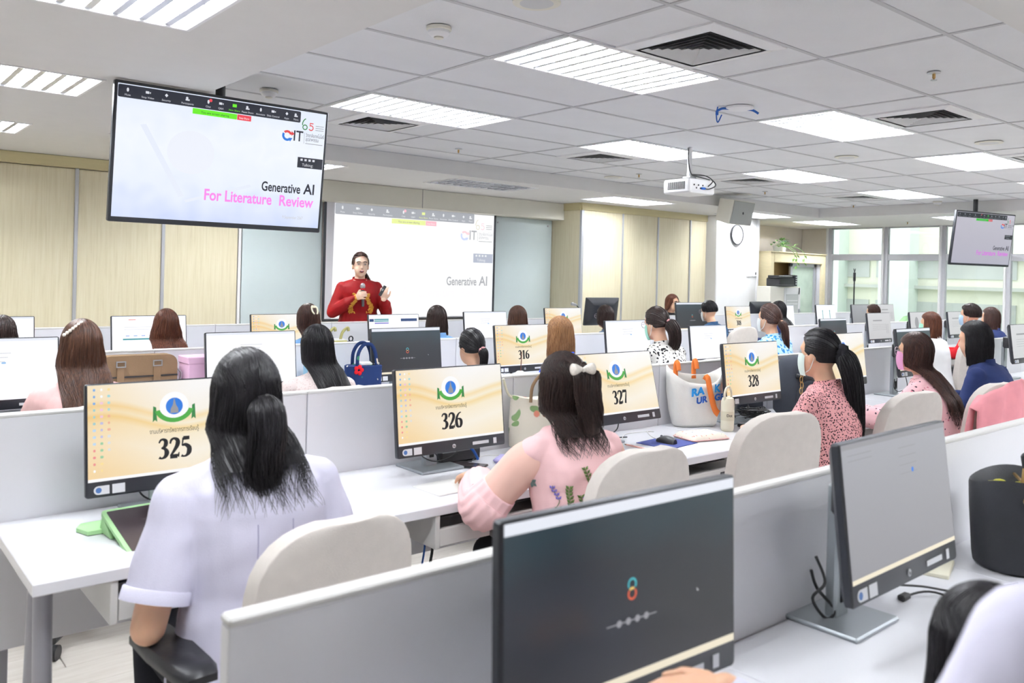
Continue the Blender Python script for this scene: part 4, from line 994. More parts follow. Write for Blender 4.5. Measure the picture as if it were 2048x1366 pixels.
# ================================================================== PEOPLE
def skinmat(name, c):
    m = mat(name, c, .5, var=.06, vscale=14, Subsurface_Weight=.15); m.node_tree.nodes['Principled BSDF'].inputs['Subsurface Radius'].default_value = (.012,.006,.004)
skinmat('skin', srgb(226,180,150)); skinmat('skin_light', srgb(240,205,182)); skinmat('skin_tan', srgb(208,158,124))
def hairmat(name, a, b, rough=.38):
    m, nt, bs_ = _nt(name); L = nt.links.new
    co = coords(nt, 'Object', (150,150,9)); nz = N(nt, 'ShaderNodeTexNoise', i_Scale=1., i_Detail=3.); L(co, nz.inputs['Vector'])
    r = ramp(nt, [(.3, a), (.72, b)]); L(nz.outputs[0], r.inputs[0]); L(r.outputs[0], bs_.inputs['Base Color'])
    bs_.inputs['Roughness'].default_value = rough; bs_.inputs['Specular IOR Level'].default_value = .3
hairmat('h_black', srgb(14,13,15), srgb(38,36,40)); hairmat('h_dark', srgb(24,17,16), srgb(58,42,38)); hairmat('h_brown', srgb(50,32,26), srgb(98,66,50))
hairmat('h_auburn', srgb(56,30,24), srgb(112,66,46)); hairmat('h_gold', srgb(108,72,44), srgb(176,132,92)); hairmat('h_choc', srgb(40,26,24), srgb(84,58,50))
def cloth(name, c, var=.04, rough=.85, bump=.12): mat(name, c, rough, spec=.2, var=var, vscale=12, bump=bump, bscale=400)
cloth('c_uniform', srgb(218,216,236), .015); cloth('c_pinkblouse', srgb(249,206,208), .03); cloth('c_dusty', srgb(232,192,190), .03)
cloth('c_navy', srgb(34,46,88), .06); cloth('c_red', srgb(132,10,14), .12, .6); cloth('c_blue', srgb(58,92,214), .05); cloth('c_denim', srgb(112,152,196), .06)
cloth('c_white', srgb(236,236,238), .01); cloth('c_black', srgb(28,28,32), .1); cloth('c_pinkfab', srgb(244,164,172), .05); cloth('c_teal', srgb(44,74,106), .08); cloth('c_trouser', srgb(30,31,38), .08)
cloth('c_redplain', srgb(196,30,40), .05); cloth('c_greyblue', srgb(120,138,160), .1)
def spots(name, base, dots, scale, thr, stretch=(1,1,1), second=None):
    m, nt, b = _nt(name); L = nt.links.new
    co = coords(nt, 'Object', stretch); nz = N(nt, 'ShaderNodeTexNoise', i_Scale=scale*.7, i_Detail=1.)
    L(co, nz.inputs['Vector'])
    mx0 = N(nt, 'ShaderNodeMix', data_type='RGBA', blend_type='LINEAR_LIGHT'); mx0.inputs[0].default_value = .35/scale*2
    L(co, mx0.inputs[6]); L(nz.outputs[1], mx0.inputs[7])
    vo = N(nt, 'ShaderNodeTexVoronoi', i_Scale=scale); L(mx0.outputs[2], vo.inputs['Vector'])
    r = ramp(nt, [(0, dots), (thr, dots), (thr+.05, base), (1, base)]); L(vo.outputs['Distance'], r.inputs[0])
    src = r.outputs[0]
    if second:
        v2 = N(nt, 'ShaderNodeTexVoronoi', i_Scale=scale*.62); L(co, v2.inputs['Vector'])
        r2 = ramp(nt, [(0, (0,0,0)), (second[1], (0,0,0)), (second[1]+.04, (1,1,1))]); L(v2.outputs['Distance'], r2.inputs[0])
        mx = N(nt, 'ShaderNodeMix', data_type='RGBA'); L(r2.outputs[0], mx.inputs[0]); mx.inputs[6].default_value = (*second[0], 1); L(src, mx.inputs[7]); src = mx.outputs[2]
    L(src, b.inputs['Base Color']); b.inputs['Roughness'].default_value = .85; b.inputs['Specular IOR Level'].default_value = .2
spots('c_leopard', srgb(236,172,174), srgb(46,26,32), 112, .36)
spots('c_floral_pink', srgb(250,200,206), srgb(78,58,72), 38, .19, second=(srgb(226,130,150), .12))
spots('c_bw', srgb(232,230,226), srgb(26,25,28), 42, .36)
spots('c_lace', srgb(226,212,210), srgb(206,186,184), 90, .3)
spots('c_bluefloral', srgb(186,220,240), srgb(60,140,206), 34, .36)
spots('c_pinkprint', srgb(246,196,204), srgb(222,120,132), 24, .2)
def sheer():
    m, nt, b = _nt('c_sheer'); L = nt.links.new
    b.inputs['Base Color'].default_value = (*srgb(240,196,182), 1); b.inputs['Roughness'].default_value = .7; b.inputs['Specular IOR Level'].default_value = .2
sheer()
mat('mask_green', srgb(166,224,202), .8); mat('mask_mint', srgb(220,236,230), .8); mat('mask_pink', srgb(244,176,222), .8); mat('mask_blue', srgb(186,216,242), .8); mat('mask_white', srgb(236,240,240), .8)
mat('lips', srgb(176,72,72), .4); mat('mouth', srgb(70,20,22), .6); mat('eye_dark', srgb(24,18,18), .3); mat('eye_white', srgb(236,234,232), .3); mat('brow', srgb(58,42,38), .8)
mat('pearl', srgb(236,230,220), .25, .1, var=.1, vscale=120); mat('glasses', srgb(190,180,190), .2, .3); mat('scrunchie_pink', srgb(224,160,164), .8)
mat('gold_emb', srgb(214,158,56), .55, .2, var=.2, vscale=60, bump=.3)

def remesh(mb, voxel, smooth=3, fold=0.0, seed=0.0):
    me = mb.mesh('tmp'); o = bpy.data.objects.new('tmp', me); COL.objects.link(o)
    m = o.modifiers.new('r', 'REMESH'); m.mode = 'VOXEL'; m.voxel_size = voxel
    if smooth: s = o.modifiers.new('s', 'SMOOTH'); s.factor = .5; s.iterations = smooth
    dg = bpy.context.evaluated_depsgraph_get(); r = bpy.data.meshes.new_from_object(o.evaluated_get(dg))
    bpy.data.objects.remove(o); bpy.data.meshes.remove(me)
    if fold:
        co = [v.co.copy() for v in r.vertices]; nn = [v.normal.copy() for v in r.vertices]
        for v, c, n in zip(r.vertices, co, nn):
            q = c*7.0 + Vector((seed, seed*1.7, 0))
            w = noise.noise(Vector((q.x*1.2, q.y*1.2, q.z*2.6))) + .5*noise.noise(q*2.3)
            v.co = c + n*fold*w
    shade(r, True); return r

def hand(mb, w, d, up, side, curl=.5, spread=1.0, L=1.0):
    """palm, four fingers and a thumb at wrist w pointing along d; side=+1 puts the thumb on the d x up side"""
    w = Vector(w); d = Vector(d).normalized(); up = Vector(up); up = (up - d*up.dot(d)).normalized(); x = d.cross(up)
    R3 = Matrix((x, d, up)).transposed()
    mb.ell(w + d*.045*L, (.038*L, .05*L, .015*L), 14, 10, R3)
    for k in range(4):
        q = (k-1.5)*.0195*spread*L; ln = (.066,.076,.072,.056)[k if side > 0 else k]*L
        ln = (.056,.072,.076,.066)[k]*L if side > 0 else (.066,.076,.072,.056)[k]*L
        p0 = w + x*q + d*.07*L; dd = (d + x*(k-1.5)*.05*spread - up*curl*.6).normalized(); p1 = p0 + dd*ln*.55
        d2 = (d*(1-curl*.8) - up*curl*1.6 + x*(k-1.5)*.03).normalized(); p2 = p1 + d2*ln*.5
        mb.cap(p0, p1, .0092*L, .0085*L, 10); mb.cap(p1, p2, .0085*L, .0068*L, 10)
    s = x*side; p0 = w + s*.028*L + d*.018*L; p1 = p0 + (s*.8 + d*.9 - up*.3).normalized()*.04*L; p2 = p1 + (d - up*curl*.8 + s*.1).normalized()*.034*L
    mb.cap(p0, p1, .0125*L, .0105*L, 10); mb.cap(p1, p2, .0105*L, .008*L, 10)

HR = V(.080,.099,.106); HC = V(0,-.010,.024)       # hair cap radii and centre in head space
class Ring:
    def __init__(s, c, ux, uy, rx, ry, gap): s.c=Vector(c); s.ux=Vector(ux); s.uy=Vector(uy); s.rx=rx; s.ry=ry; s.gap=gap
    def pt(s, t, k=1.0):
        a = math.radians(s.gap) + t*(2*PI - 2*math.radians(s.gap))
        return s.c + s.ux*(s.rx*k*math.sin(a)) + s.uy*(s.ry*k*math.cos(a))
def hair_loft(mb, rings, k=.985, n=30):
    rows = [[r.pt(j/(n-1), k) for j in range(n)] for r in rings]
    mb.loft(rows, caps=False, closed=False)
def hair_strands(mb, rings, n, rad, rng, jit=.03, tip=.12, start=(0,3), wob=.004, sides=3):
    m = len(rings)
    for _ in range(n):
        t = rng.random(); i0 = rng.randint(*start); i1 = m - rng.random()*tip*m; ph = rng.random()*6; off = 1 + rng.uniform(-.01, jit)
        pts = []; dt = rng.gauss(0, .005)
        f = float(i0)
        while f <= i1 - .5 and f < m-1:
            i = int(f); u = f - i
            tt = min(1, max(0, t + dt*f/m*3))
            p = rings[i].pt(tt, off)*(1-u) + rings[min(i+1,m-1)].pt(tt, off)*u
            q = wob*(f/m)**1.5; p = p + V(q*math.sin(f*.9+ph), q*math.cos(f*.7+ph), 0); pts.append(p); f += .75
        if len(pts) > 2:
            rs = [rad*(1 - .75*(i/(len(pts)-1))**3) for i in range(len(pts))]
            mb.tube(pts, rs, sides, caps=False)
def cap_rings(H, end=95, front=52, side=60, n=14, R=HR, drop=0):
    out = []; M3 = H.to_3x3(); ux, uy, uz = M3 @ V(1,0,0), M3 @ V(0,1,0), M3 @ V(0,0,1)
    for i in range(n):
        ph = math.radians(4 + (end-4)*i/(n-1)); deg = math.degrees(ph)
        g = 0 if deg < front else min(side, (deg-front)*3.0)
        if deg > 98: g = min(112, side + (deg-98)*2.2)
        c = H @ (HC + V(0,0,R.z*math.cos(ph)))
        out.append(Ring(c, ux, uy, R.x*math.sin(ph), R.y*math.sin(ph), g))
    return out
def path_rings(path, rx, ry, front=V(0,1,0)):
    P = [Vector(p) for p in path]; out = []
    for i, p in enumerate(P):
        t = (P[min(i+1,len(P)-1)] - P[max(i-1,0)]).normalized()
        ux = t.cross(front); ux = ux.normalized() if ux.length > 1e-4 else V(1,0,0); uy = ux.cross(t)
        out.append(Ring(p, ux, uy, rx[i] if isinstance(rx, list) else rx, ry[i] if isinstance(ry, list) else ry, 0))
    return out
def gather(mb, H, gdir, n, rad, rng, R=HR, front=52):
    """strands combed over the skull to the gather point"""
    g = Vector(gdir).normalized(); M = H
    for _ in range(n):
        az = rng.uniform(-PI, PI)
        fr = abs(az) < math.radians(62)
        el = math.radians(90-front) if fr else math.radians(rng.uniform(-28, -2)) if abs(az) > math.radians(100) else math.radians(rng.uniform(-5, 30))
        s = V(math.sin(az)*math.cos(el), math.cos(az)*math.cos(el), math.sin(el))
        ang = s.angle(g); pts = []
        if ang < .12: continue
        off = 1.0 + rng.uniform(0,.03)
        for i in range(9):
            u = i/8; q = (s*math.sin((1-u)*ang) + g*math.sin(u*ang))/math.sin(ang) if ang < 3.05 else s.lerp(g, u)
            q.normalize(); pts.append(M @ (HC + V(q.x*R.x, q.y*R.y, q.z*R.z)*off))
        mb.tube(pts, [rad]*9, 3, caps=False)

def person(name, label, loc, rz=0., s=1.0, lean=.15, side=0., hyaw=0., hpitch=.0, hair=None, hmat='h_black', top='c_white', sleeve='long', skin='skin', arms=None, hands=False, vox=.011, fold=.004, wide=1.0, mask=None, glasses=None, trousers='c_trouser', collar=True, puff=0.0, stand=False, seed=1, group='people seated at the computers', fat=1.0, cat='person'):
    rng = random.Random(seed); t = thing(name, label, cat, loc, rz, group); t.scale = (s,)*3
    zh = .53 if not stand else .92
    fy = lambda d: lean*d*(.45+1.25*d); zz = lambda d: zh + d*math.cos(lean*.8); fx = lambda d: side*d*d*2.2
    SP = lambda d: V(fx(d), fy(d), zz(d))
    prof = [(-.07,.165,.115),(.0,.178,.128),(.10,.158,.112),(.20,.142,.10),(.30,.152,.108),(.39,.162,.108),(.445,.158,.092),(.48,.118,.074),(.503,.08,.066),(.52,.06,.056)]
    def torso(mb, k, add, d1=.6, n=24):
        rings = []
        for d, rx, ry in prof:
            if d > d1: break
            c = SP(d); rings.append([c + V((rx*k*wide*fat+add)*math.cos(2*PI*j/n), (ry*k*fat+add)*math.sin(2*PI*j/n), 0) for j in range(n)])
        mb.loft(rings)
    Nk = SP(.515); hc = Nk + V(0, .03+lean*.14, .132)
    H = Matrix.Translation(hc) @ Matrix.Rotation(hyaw, 4, 'Z') @ Matrix.Rotation(-hpitch, 4, 'X')
    SH_ = {q: SP(.445) + V(q*.158*wide, 0, -.012) for q in (-1,1)}
    if arms is None: arms = {}
    AR = {}
    for q in (-1,1):
        e, w = arms.get(q, (None, None))[:2] if q in arms else (None, None)
        if e is None: e, w = V(q*.225*wide, .10+fy(.2), .775), V(q*.13, .36, .795)
        AR[q] = (Vector(e), Vector(w), arms[q][2] if q in arms and len(arms[q]) > 2 else V(0,1,-.15), arms[q][3] if q in arms and len(arms[q]) > 3 else V(0,0,1), arms[q][4] if q in arms and len(arms[q]) > 4 else .45)
    # body: one continuous mesh
    b = MB(); torso(b, .95, -.004)
    b.cap(Nk - V(0,.008,.03), hc + (H.to_3x3() @ V(0,-.012,-.05)), .05, .047)
    Hm = H.to_3x3()
    b.ell(H @ V(0,-.008,.022), (.074,.09,.095), 20, 14, Hm); b.ell(H @ V(0,.02,-.035), (.061,.067,.078), 18, 12, Hm); b.ell(H @ V(0,.05,-.092), (.024,.022,.018), 12, 8, Hm)
    b.cap(H @ V(0,.082,.006), H @ V(0,.096,-.026), .006, .0105, 10); b.ell(H @ V(0,.066,.03), (.05,.02,.018), 14, 8, Hm)
    for q in (-1,1): b.ell(H @ V(q*.073,-.008,-.014), (.009,.019,.03), 12, 8, Hm)
    for q in (-1,1):
        e, w, hd, hu, cu = AR[q]; b.cap(SP(.486), SH_[q], .032, .042)
        b.cap(SH_[q], e, .05, .04); b.cap(e, w, .039, .026)
        if hands: hand(b, w, hd, hu, -q, cu)
        else: b.ell(w + Vector(hd).normalized()*.05, (.034,.045,.018))
        if not stand:
            b.cap((q*.09,.0,.5), (q*.1,.40,.5), .075, .055); b.cap((q*.1,.40,.5), (q*.1,.36,.09), .052, .036); b.cap((q*.1,.34,.04), (q*.1,.46,.03), .038, .03)
        else:
            b.cap((q*.085,0,.9), (q*.09,.02,.48), .08, .055); b.cap((q*.09,.02,.48), (q*.1,0,.08), .052, .036); b.cap((q*.1,-.02,.035), (q*.1,.14,.03), .036, .03)
    me = remesh(b, min(vox, .006 if hands else vox), 3); me.materials.append(MAT[skin]); link('body', me, t)
    # clothing
    c = MB(); torso(c, 1.04, .010, .51)
    for q in (-1,1):
        e, w, *_ = AR[q]; c.cap(SP(.49), SH_[q] + V(q*.004,0,-.004), .050, .057)
        if sleeve == 'short':
            m = SH_[q].lerp(e, .80); c.tube([SH_[q], SH_[q].lerp(e,.4), m], [.060,.068,.074], 18)
        elif sleeve == 'half': c.tube([SH_[q], SH_[q].lerp(e,.5), e, e.lerp(w,.25)], [.06,.062,.058,.056], 16)
        else:
            c.cap(SH_[q], e, .060, .052+puff*.5); c.cap(e, e.lerp(w,.6), .052+puff*.5, .046+puff); c.cap(e.lerp(w,.6), e.lerp(w,.92), .046+puff, .034)
    me = remesh(c, vox*.85, 3, fold, seed*3.1); me.materials.append(MAT[top]); shirt = link('top', me, t)
    if collar:
        k = MB(); rr = []
        for (dz, r0, r1) in ((-.085,.125,.078),(-.06,.104,.08),(-.035,.082,.074),(-.005,.067,.064),(.02,.062,.059)):
            rr.append([Nk + V(r0*fat*math.cos(2*PI*j/24), r1*fat*math.sin(2*PI*j/24) - (.006 if dz < -.04 else 0), dz-.005-.012*math.sin(2*PI*j/24)) for j in range(24)])
        k.loft(rr, caps=False); k.build('collar', top, t, smooth=True)
    l = MB()
    for q in (-1,1):
        if not stand: l.cap((q*.09,-.02,.5), (q*.105,.42,.505), .092, .07); l.cap((q*.105,.42,.505), (q*.105,.37,.16), .066, .055)
        else: l.cap((q*.085,0,.9), (q*.09,.02,.48), .096, .075); l.cap((q*.09,.02,.48), (q*.1,0,.12), .073, .065)
    me = remesh(l, .014, 3); me.materials.append(MAT[trousers]); link('trousers', me, t)
    # hair
    if hair: 
        hb = MB(); style = hair.get('style'); rd = hair.get('rad', .0016); nst = hair.get('n', 260); ln = hair.get('len', .35)
        backy = lambda z: (lambda d: fy(max(0,d)) - (.125 if d < .40 else .125 - (d-.40)*.55)*fat)( (z - zh)/math.cos(lean*.8) )
        if style in ('long', 'bob', 'half'):
            cr = cap_rings(H, 92, hair.get('front',52), hair.get('side',58)); hx = hair.get('w', 1.0)
            hang = []; steps = hair.get('steps', 12)
            for i in range(1, steps+1):
                u = i/steps; z = hc.z - .01 - ln*u; dzn = hc.z - z
                rx = (.086 + (.012 if dzn > .12 else .012*dzn/.12))*hx; 
                rx *= 1 + hair.get('flare', .0)*u
                ry = max(.02, .1 - dzn*.36); cy = hc.y - .016
                g = min(105, 58 + max(0, dzn-.05)*300) if style != 'bob' else hair.get('side',58) + 10*u
                if style == 'bob': ry = .098*(1-.12*u) ; rx = .088*hx*(1+.12*math.sin(u*2.6)); cy = hc.y - .012
                else:
                    yb = backy(z)
                    if dzn > .09: cy = min(cy, yb + .01) if z < Nk.z+.05 else cy - (dzn-.09)*.25; ry = min(ry, .05 - .03*u)
                if style != 'bob' and u > .8: rx *= 1 - (u-.8)*hair.get('taper', 1.2)
                Hz = Matrix.Rotation(hyaw*(1-u*.6), 3, 'Z')
                hang.append(Ring((hc.x + fx(.5)*0 + hair.get('dx',0)*u, cy, z), Hz @ V(1,0,0), Hz @ V(0,1,0), rx, ry, g))
            rings = cr + hang
            hair_loft(hb, rings[:-1] if style == 'bob' else rings[:-hair.get('rag', 3)]); hair_strands(hb, rings, nst, rd, rng, .035, hair.get('tip', .10), (0,4), hair.get('wob', .004))
        if style in ('pony', 'half', 'bun', 'short'):
            if style != 'half':
                cr = cap_rings(H, hair.get('end', 122), hair.get('front', 50), hair.get('side', 64)); hair_loft(hb, cr)
            if style == 'short':
                hair_strands(hb, cr, nst, rd*1.3, rng, .09, .1, (0,6), .006)
            else:
                gd = Vector(hair.get('g', (0,-1,-.1))); gather(hb, H, gd, int(nst*.8), rd, rng)
                gp = H @ (HC + V(gd.normalized().x*HR.x, gd.normalized().y*HR.y, gd.normalized().z*HR.z))
                out = (Hm @ gd.normalized())
                if style in ('pony','half'):
                    pth = [gp - out*.012, gp + out*.018] + [gp + Vector(q) for q in hair['path']]
                    sm = catmull(pth, 4); m = len(sm); r0, r1 = hair.get('tr', (.03, .012)); fl = hair.get('flat', .75)
                    rx = [ (.014 + (r0-.014)*min(1, i/(m*.25))) if i < m*.25 else r0 + (r1-r0)*((i-m*.25)/(m*.75))**1.5 for i in range(m)]
                    pr2 = path_rings(sm, rx, [q*fl for q in rx]); hair_loft(hb, pr2, .96, 18); hair_strands(hb, pr2, int(nst*.8), rd, rng, .16, .22, (0,2), hair.get('wob', .006))
                else:
                    hb.ell(gp + out*.03, (.042,.036,.042), 16, 12); 
                    for _ in range(60):
                        a0 = rng.random()*6.28; tl = Matrix.Rotation(rng.random()*3.14, 3, 'X') @ Matrix.Rotation(rng.random()*3.14, 3, 'Y')
                        hb.tube([gp + out*.03 + tl @ V(.043*math.cos(a0+.5*i), .043*math.sin(a0+.5*i), rng.uniform(-.004,.004)) for i in range(8)], rd*1.4, 3, caps=False)
        for st in hair.get('loose', []):
            pts = catmull([H @ Vector(q) if i == 0 else hc + Vector(q) for i, q in enumerate(st)], 5); hb.tube(pts, [rd*3.2*(1-.85*(i/(len(pts)-1))**2) for i in range(len(pts))], 4, caps=False)
        hb.build('hair', hmat, t, smooth=True)
        if hair.get('tie'):
            k = MB(); gd = Vector(hair.get('g', (0,-1,-.1))).normalized(); gp = H @ (HC + V(gd.x*HR.x, gd.y*HR.y, gd.z*HR.z)) ; out = Hm @ gd; ux = out.cross(V(1,0,0)).normalized(); uy = ux.cross(out); r = hair['tie'][1]
            pts = [gp + out*.012 + (ux*math.cos(a) + uy*math.sin(a))*r for a in [2*PI*i/20 for i in range(21)]]
            tr = hair['tie'][2] if len(hair['tie']) > 2 else .006
            k.tube([p + Vector((rng.uniform(-1,1), rng.uniform(-1,1), rng.uniform(-1,1)))*tr*.35 for p in pts], tr, 8, caps=False); k.build('hair_tie', hair['tie'][0], t, smooth=True)
    if mask:
        k = MB(); rows = []
        for i in range(8):
            h = .004 - .108*i/7; row = []
            kk = math.sqrt(max(.05, 1 - ((h+.04)/.115)**2))
            for j in range(15):
                a = math.radians(-72 + 144*j/14); row.append(H @ V(.0645*kk*math.sin(a), .016 + (.074+.017*math.cos(a)**6)*kk*math.cos(a), h))
            rows.append(row)
        k.loft(rows, caps=False, closed=False); mo = k.build('face_mask', mask, t, smooth=True)
        for q in (-1,1):
            for h in (-.005, -.085):
                MB().tube(catmull([H @ V(q*.062,.03,h), H @ V(q*.073,.0,h*.75), H @ V(q*.077,-.02,-.012)]), .0018, 5).build('ear_loop', 'mask_white', mo)
    if glasses:
        g = MB()
        for q in (-1,1):
            g.tube([H @ V(q*.031+.026*math.cos(a), .094-abs(math.cos(a))*.004, .008+.022*math.sin(a)) for a in [2*PI*i/18 for i in range(19)]], .0022, 6, caps=False)
            g.tube([H @ V(q*.057,.088,.012), H @ V(q*.074,.04,.01), H @ V(q*.078,-.012,.004)], .002, 5)
        g.tube([H @ V(-.006,.097,.012), H @ V(.006,.097,.012)], .002, 5); g.build('glasses', glasses, t)
    t['hc'] = tuple(hc); del t['hc']
    return t, H, SP, shirt

def face(t, H, open_=True):
    for q in (-1,1):
        MB().ell(H @ V(q*.029,.074,.008), (.012,.0115,.0038), 12, 8, H.to_3x3()).build('eye', 'eye_white', t, smooth=True)
        MB().ell(H @ V(q*.029,.082,.007), (.0062,.006,.0042), 10, 8, H.to_3x3()).build('iris', 'eye_dark', t, smooth=True)
        MB().tube(catmull([H @ V(q*.014,.087,.015), H @ V(q*.029,.087,.017), H @ V(q*.044,.076,.010)]), .0013, 5).build('eyelid', 'eye_dark', t)
        MB().tube(catmull([H @ V(q*.012,.089,.03), H @ V(q*.03,.087,.035), H @ V(q*.048,.074,.028)]), .0035, 5).build('eyebrow', 'brow', t)
    MB().ell(H @ V(0,.081,-.058), (.021,.01,.012 if open_ else .005), 14, 8, H.to_3x3()).build('lips', 'lips', t, smooth=True)
    if open_: MB().ell(H @ V(0,.0865,-.058), (.015,.007,.0075), 12, 8, H.to_3x3()).build('mouth', 'mouth', t, smooth=True); MB().ell(H @ V(0,.0885,-.0535), (.011,.005,.003), 10, 6, H.to_3x3()).build('teeth', 'gloss_white', t, smooth=True)
# ---- row two
DEF = {}
tA, HA, SA, shA = person('person', 'person in white short sleeved uniform with low black ponytail, back turned', (-1.79,-.17,0), 0, 1.045, lean=.10, hair=dict(style='half', n=700, rad=.0013, len=.25, w=.92, flare=.42, taper=-.5, tip=.42, rag=5, wob=.010, g=(0.02,-1,-.22), side=64,
    path=[(.0,-.04,-.06),(-.005,-.04,-.13),(-.01,-.035,-.19),(-.012,-.03,-.235)], tr=(.042,.034), flat=.6, tie=('h_black', .02, .007)),
    hmat='h_black', top='c_uniform', sleeve='short', arms={-1: (V(-.255,.0,.68), V(-.15,.2,.74)), 1: (V(.25,.06,.75), V(.15,.28,.79))}, hands=True, vox=.008, wide=1.1, seed=5, fold=.0045)
tB, HB, SB, shB = person('person', 'person in sheer pink blouse embroidered with flowers, bow in hair', (-.62,-.17,0), math.radians(-8), 1.0, lean=.13, hyaw=.12, hair=dict(style='half', n=620, rad=.0014, len=.215, g=(.06,-1,.28), path=[(.0,-.03,-.05),(.01,-.035,-.12),(.02,-.03,-.2)], tr=(.05,.035), flat=.5, wob=.014, w=.94, taper=.3, tip=.35, rag=4, side=62, flare=.05),
    hmat='h_dark', top='c_pinkblouse', arms={-1: (V(-.285,.17,.765), V(-.17,.42,.81), V(.0,1,-.2)), 1: (V(.23,.12,.78), V(.15,.38,.80))}, hands=True, vox=.008, puff=.012, mask='mask_white', seed=7, fold=.008)
person('person', 'person in pink leopard print blouse with very long black ponytail', (1.16,-.16,0), 0, 1.035, lean=.12, hair=dict(style='pony', n=760, rad=.0011, g=(.1,-1,-.15), path=[(.01,-.05,-.08),(.03,-.06,-.2),(.05,-.06,-.35),(.06,-.05,-.5)], tr=(.055,.03), flat=.7, tie=('c_black', .034, .022)), hmat='h_black', top='c_leopard', mask='mask_mint', vox=.009, puff=.01, seed=9, hands=False, fold=.004)
person('person', 'person in pink ruffled floral blouse with pink mask and glasses', (2.36,-.17,0), 0, 1.0, lean=.24, hair=dict(style='long', n=680, rad=.0012, len=.4, taper=1.6, tip=.2, side=66), hmat='h_choc', top='c_floral_pink', mask='mask_pink', glasses='glasses', arms={-1: (V(-.30,.22,.79), V(-.25,.45,.80), V(-.15,1,-.1)), 1: (V(.2,.16,.8), V(-.05,.42,.80), V(-.4,1,-.1))}, hands=True, vox=.009, puff=.02, seed=12, fold=.006)
person('person', 'person in navy blazer with black bobbed hair at right edge', (3.21,-.17,0), 0, 1.04, lean=.22, hpitch=.1, hair=dict(style='bob', n=600, rad=.0012, len=.16, side=70), hmat='h_black', top='c_navy', vox=.010, wide=1.12, seed=14)
# ---- row three
person('person', 'person in dusty pink top with long brown hair and pearl clip', (-1.76,1.73,0), 0, 1.02, lean=.12, hair=dict(style='long', n=420, rad=.0015, len=.38, taper=1.4, tip=.18, w=1.04), hmat='h_brown', top='c_dusty', puff=.015, vox=.010, seed=21)
person('person', 'person in pale lace top with long straight black hair', (-.67,1.73,0), math.radians(-4), .985, lean=.16, side=.1, hyaw=.15, hair=dict(style='long', n=380, rad=.0016, len=.42, taper=2.2, tip=.15, dx=.09), hmat='h_black', top='c_lace', vox=.010, seed=23)
person('person', 'person with tied up black hair in front of the 316 screen', (.46,1.73,0), 0, .95, lean=.2, hpitch=.1, hair=dict(style='pony', n=300, rad=.0016, g=(.1,-1,-.45), path=[(.01,-.02,-.05),(.01,-.01,-.12)], tr=(.03,.02), tie=('scrunchie_pink', .022, .009)), hmat='h_black', top='c_white', vox=.012, seed=25)
person('person', 'person in bright blue top with golden brown bobbed hair', (1.22,1.73,0), 0, 1.0, lean=.2, hpitch=.18, hair=dict(style='bob', n=360, rad=.0017, len=.17, flare=.2, side=62), hmat='h_gold', top='c_blue', vox=.012, seed=27)
person('person', 'person in black and white patterned blouse with pink scrunchie and mask', (2.23,1.73,0), 0, 1.045, lean=.2, hpitch=.2, hair=dict(style='pony', n=300, rad=.0018, g=(.1,-1,-.35), path=[(.01,-.05,-.05),(.02,-.05,-.13),(.02,-.03,-.18)], tr=(.05,.035), tie=('scrunchie_pink', .026, .012)), hmat='h_dark', top='c_bw', mask='mask_green', glasses='glasses', vox=.012, seed=29)
person('person', 'person in blue floral shirt with low brown ponytail', (3.62,1.73,0), 0, 1.06, lean=.1, hair=dict(style='pony', n=280, rad=.002, g=(.05,-1,-.5), path=[(.01,-.04,-.06),(.02,-.05,-.18),(.03,-.05,-.28)], tr=(.035,.015), tie=('skin_tan', .02, .008)), hmat='h_choc', top='c_bluefloral', mask='mask_white', vox=.012, seed=31)
person('person', 'person in white blouse with green mask and auburn hair', (6.0,1.42,0), 0, 1.0, lean=.1, hair=dict(style='bob', n=220, rad=.0024, len=.2, side=68), hmat='h_auburn', top='c_white', mask='mask_green', vox=.014, seed=33)
person('person', 'person in red top with blue mask and short brown hair', (7.1,1.48,0), 0, 1.06, lean=.08, hair=dict(style='short', n=200, rad=.0022, end=112), hmat='h_dark', top='c_redplain', mask='mask_blue', vox=.014, seed=35)
person('person', 'dark haired person behind the navy blazer at the right', (8.06,1.6,0), 0, 1.02, lean=.12, hair=dict(style='bob', n=200, rad=.0024, len=.16), hmat='h_choc', top='c_navy', vox=.014, seed=37)
# ---- row four
person('person', 'dark haired person cut by the left edge', (-1.78,3.6,0), 0, .955, lean=.15, hair=dict(style='bob', n=220, rad=.002, len=.14), hmat='h_dark', top='c_white', vox=.014, glasses='glasses', seed=41)
person('person', 'person in pink print top with dark to auburn long hair', (-.8,3.6,0), 0, .98, lean=.14, hair=dict(style='long', n=260, rad=.002, len=.3, w=1.1, taper=.3, flare=.15), hmat='h_auburn', top='c_pinkprint', vox=.014, seed=43)
person('person', 'person with very long brown hair held by a claw clip', (.24,3.6,0), 0, 1.005, lean=.14, side=.04, hair=dict(style='long', n=280, rad=.002, len=.5, w=1.0, taper=.4, dx=.08), hmat='h_choc', top='c_denim', vox=.014, seed=45)
person('person', 'person in light blue shirt with dark brown bob, front row', (1.48,3.6,0), 0, .99, lean=.16, hair=dict(style='bob', n=240, rad=.002, len=.17, flare=.1), hmat='h_dark', top='c_denim', vox=.014, seed=47)
person('person', 'person with brown layered hair right of the plain white monitor', (2.4,3.6,0), 0, .985, lean=.16, hair=dict(style='bob', n=240, rad=.0022, len=.15, flare=.25), hmat='h_brown', top='c_black', vox=.014, seed=49)
person('person', 'person in grey blue top with glasses and dark long hair', (3.57,3.6,0), 0, .985, lean=.14, hair=dict(style='long', n=240, rad=.0022, len=.24, taper=.3), hmat='h_dark', top='c_greyblue', vox=.014, glasses='glasses', seed=51)
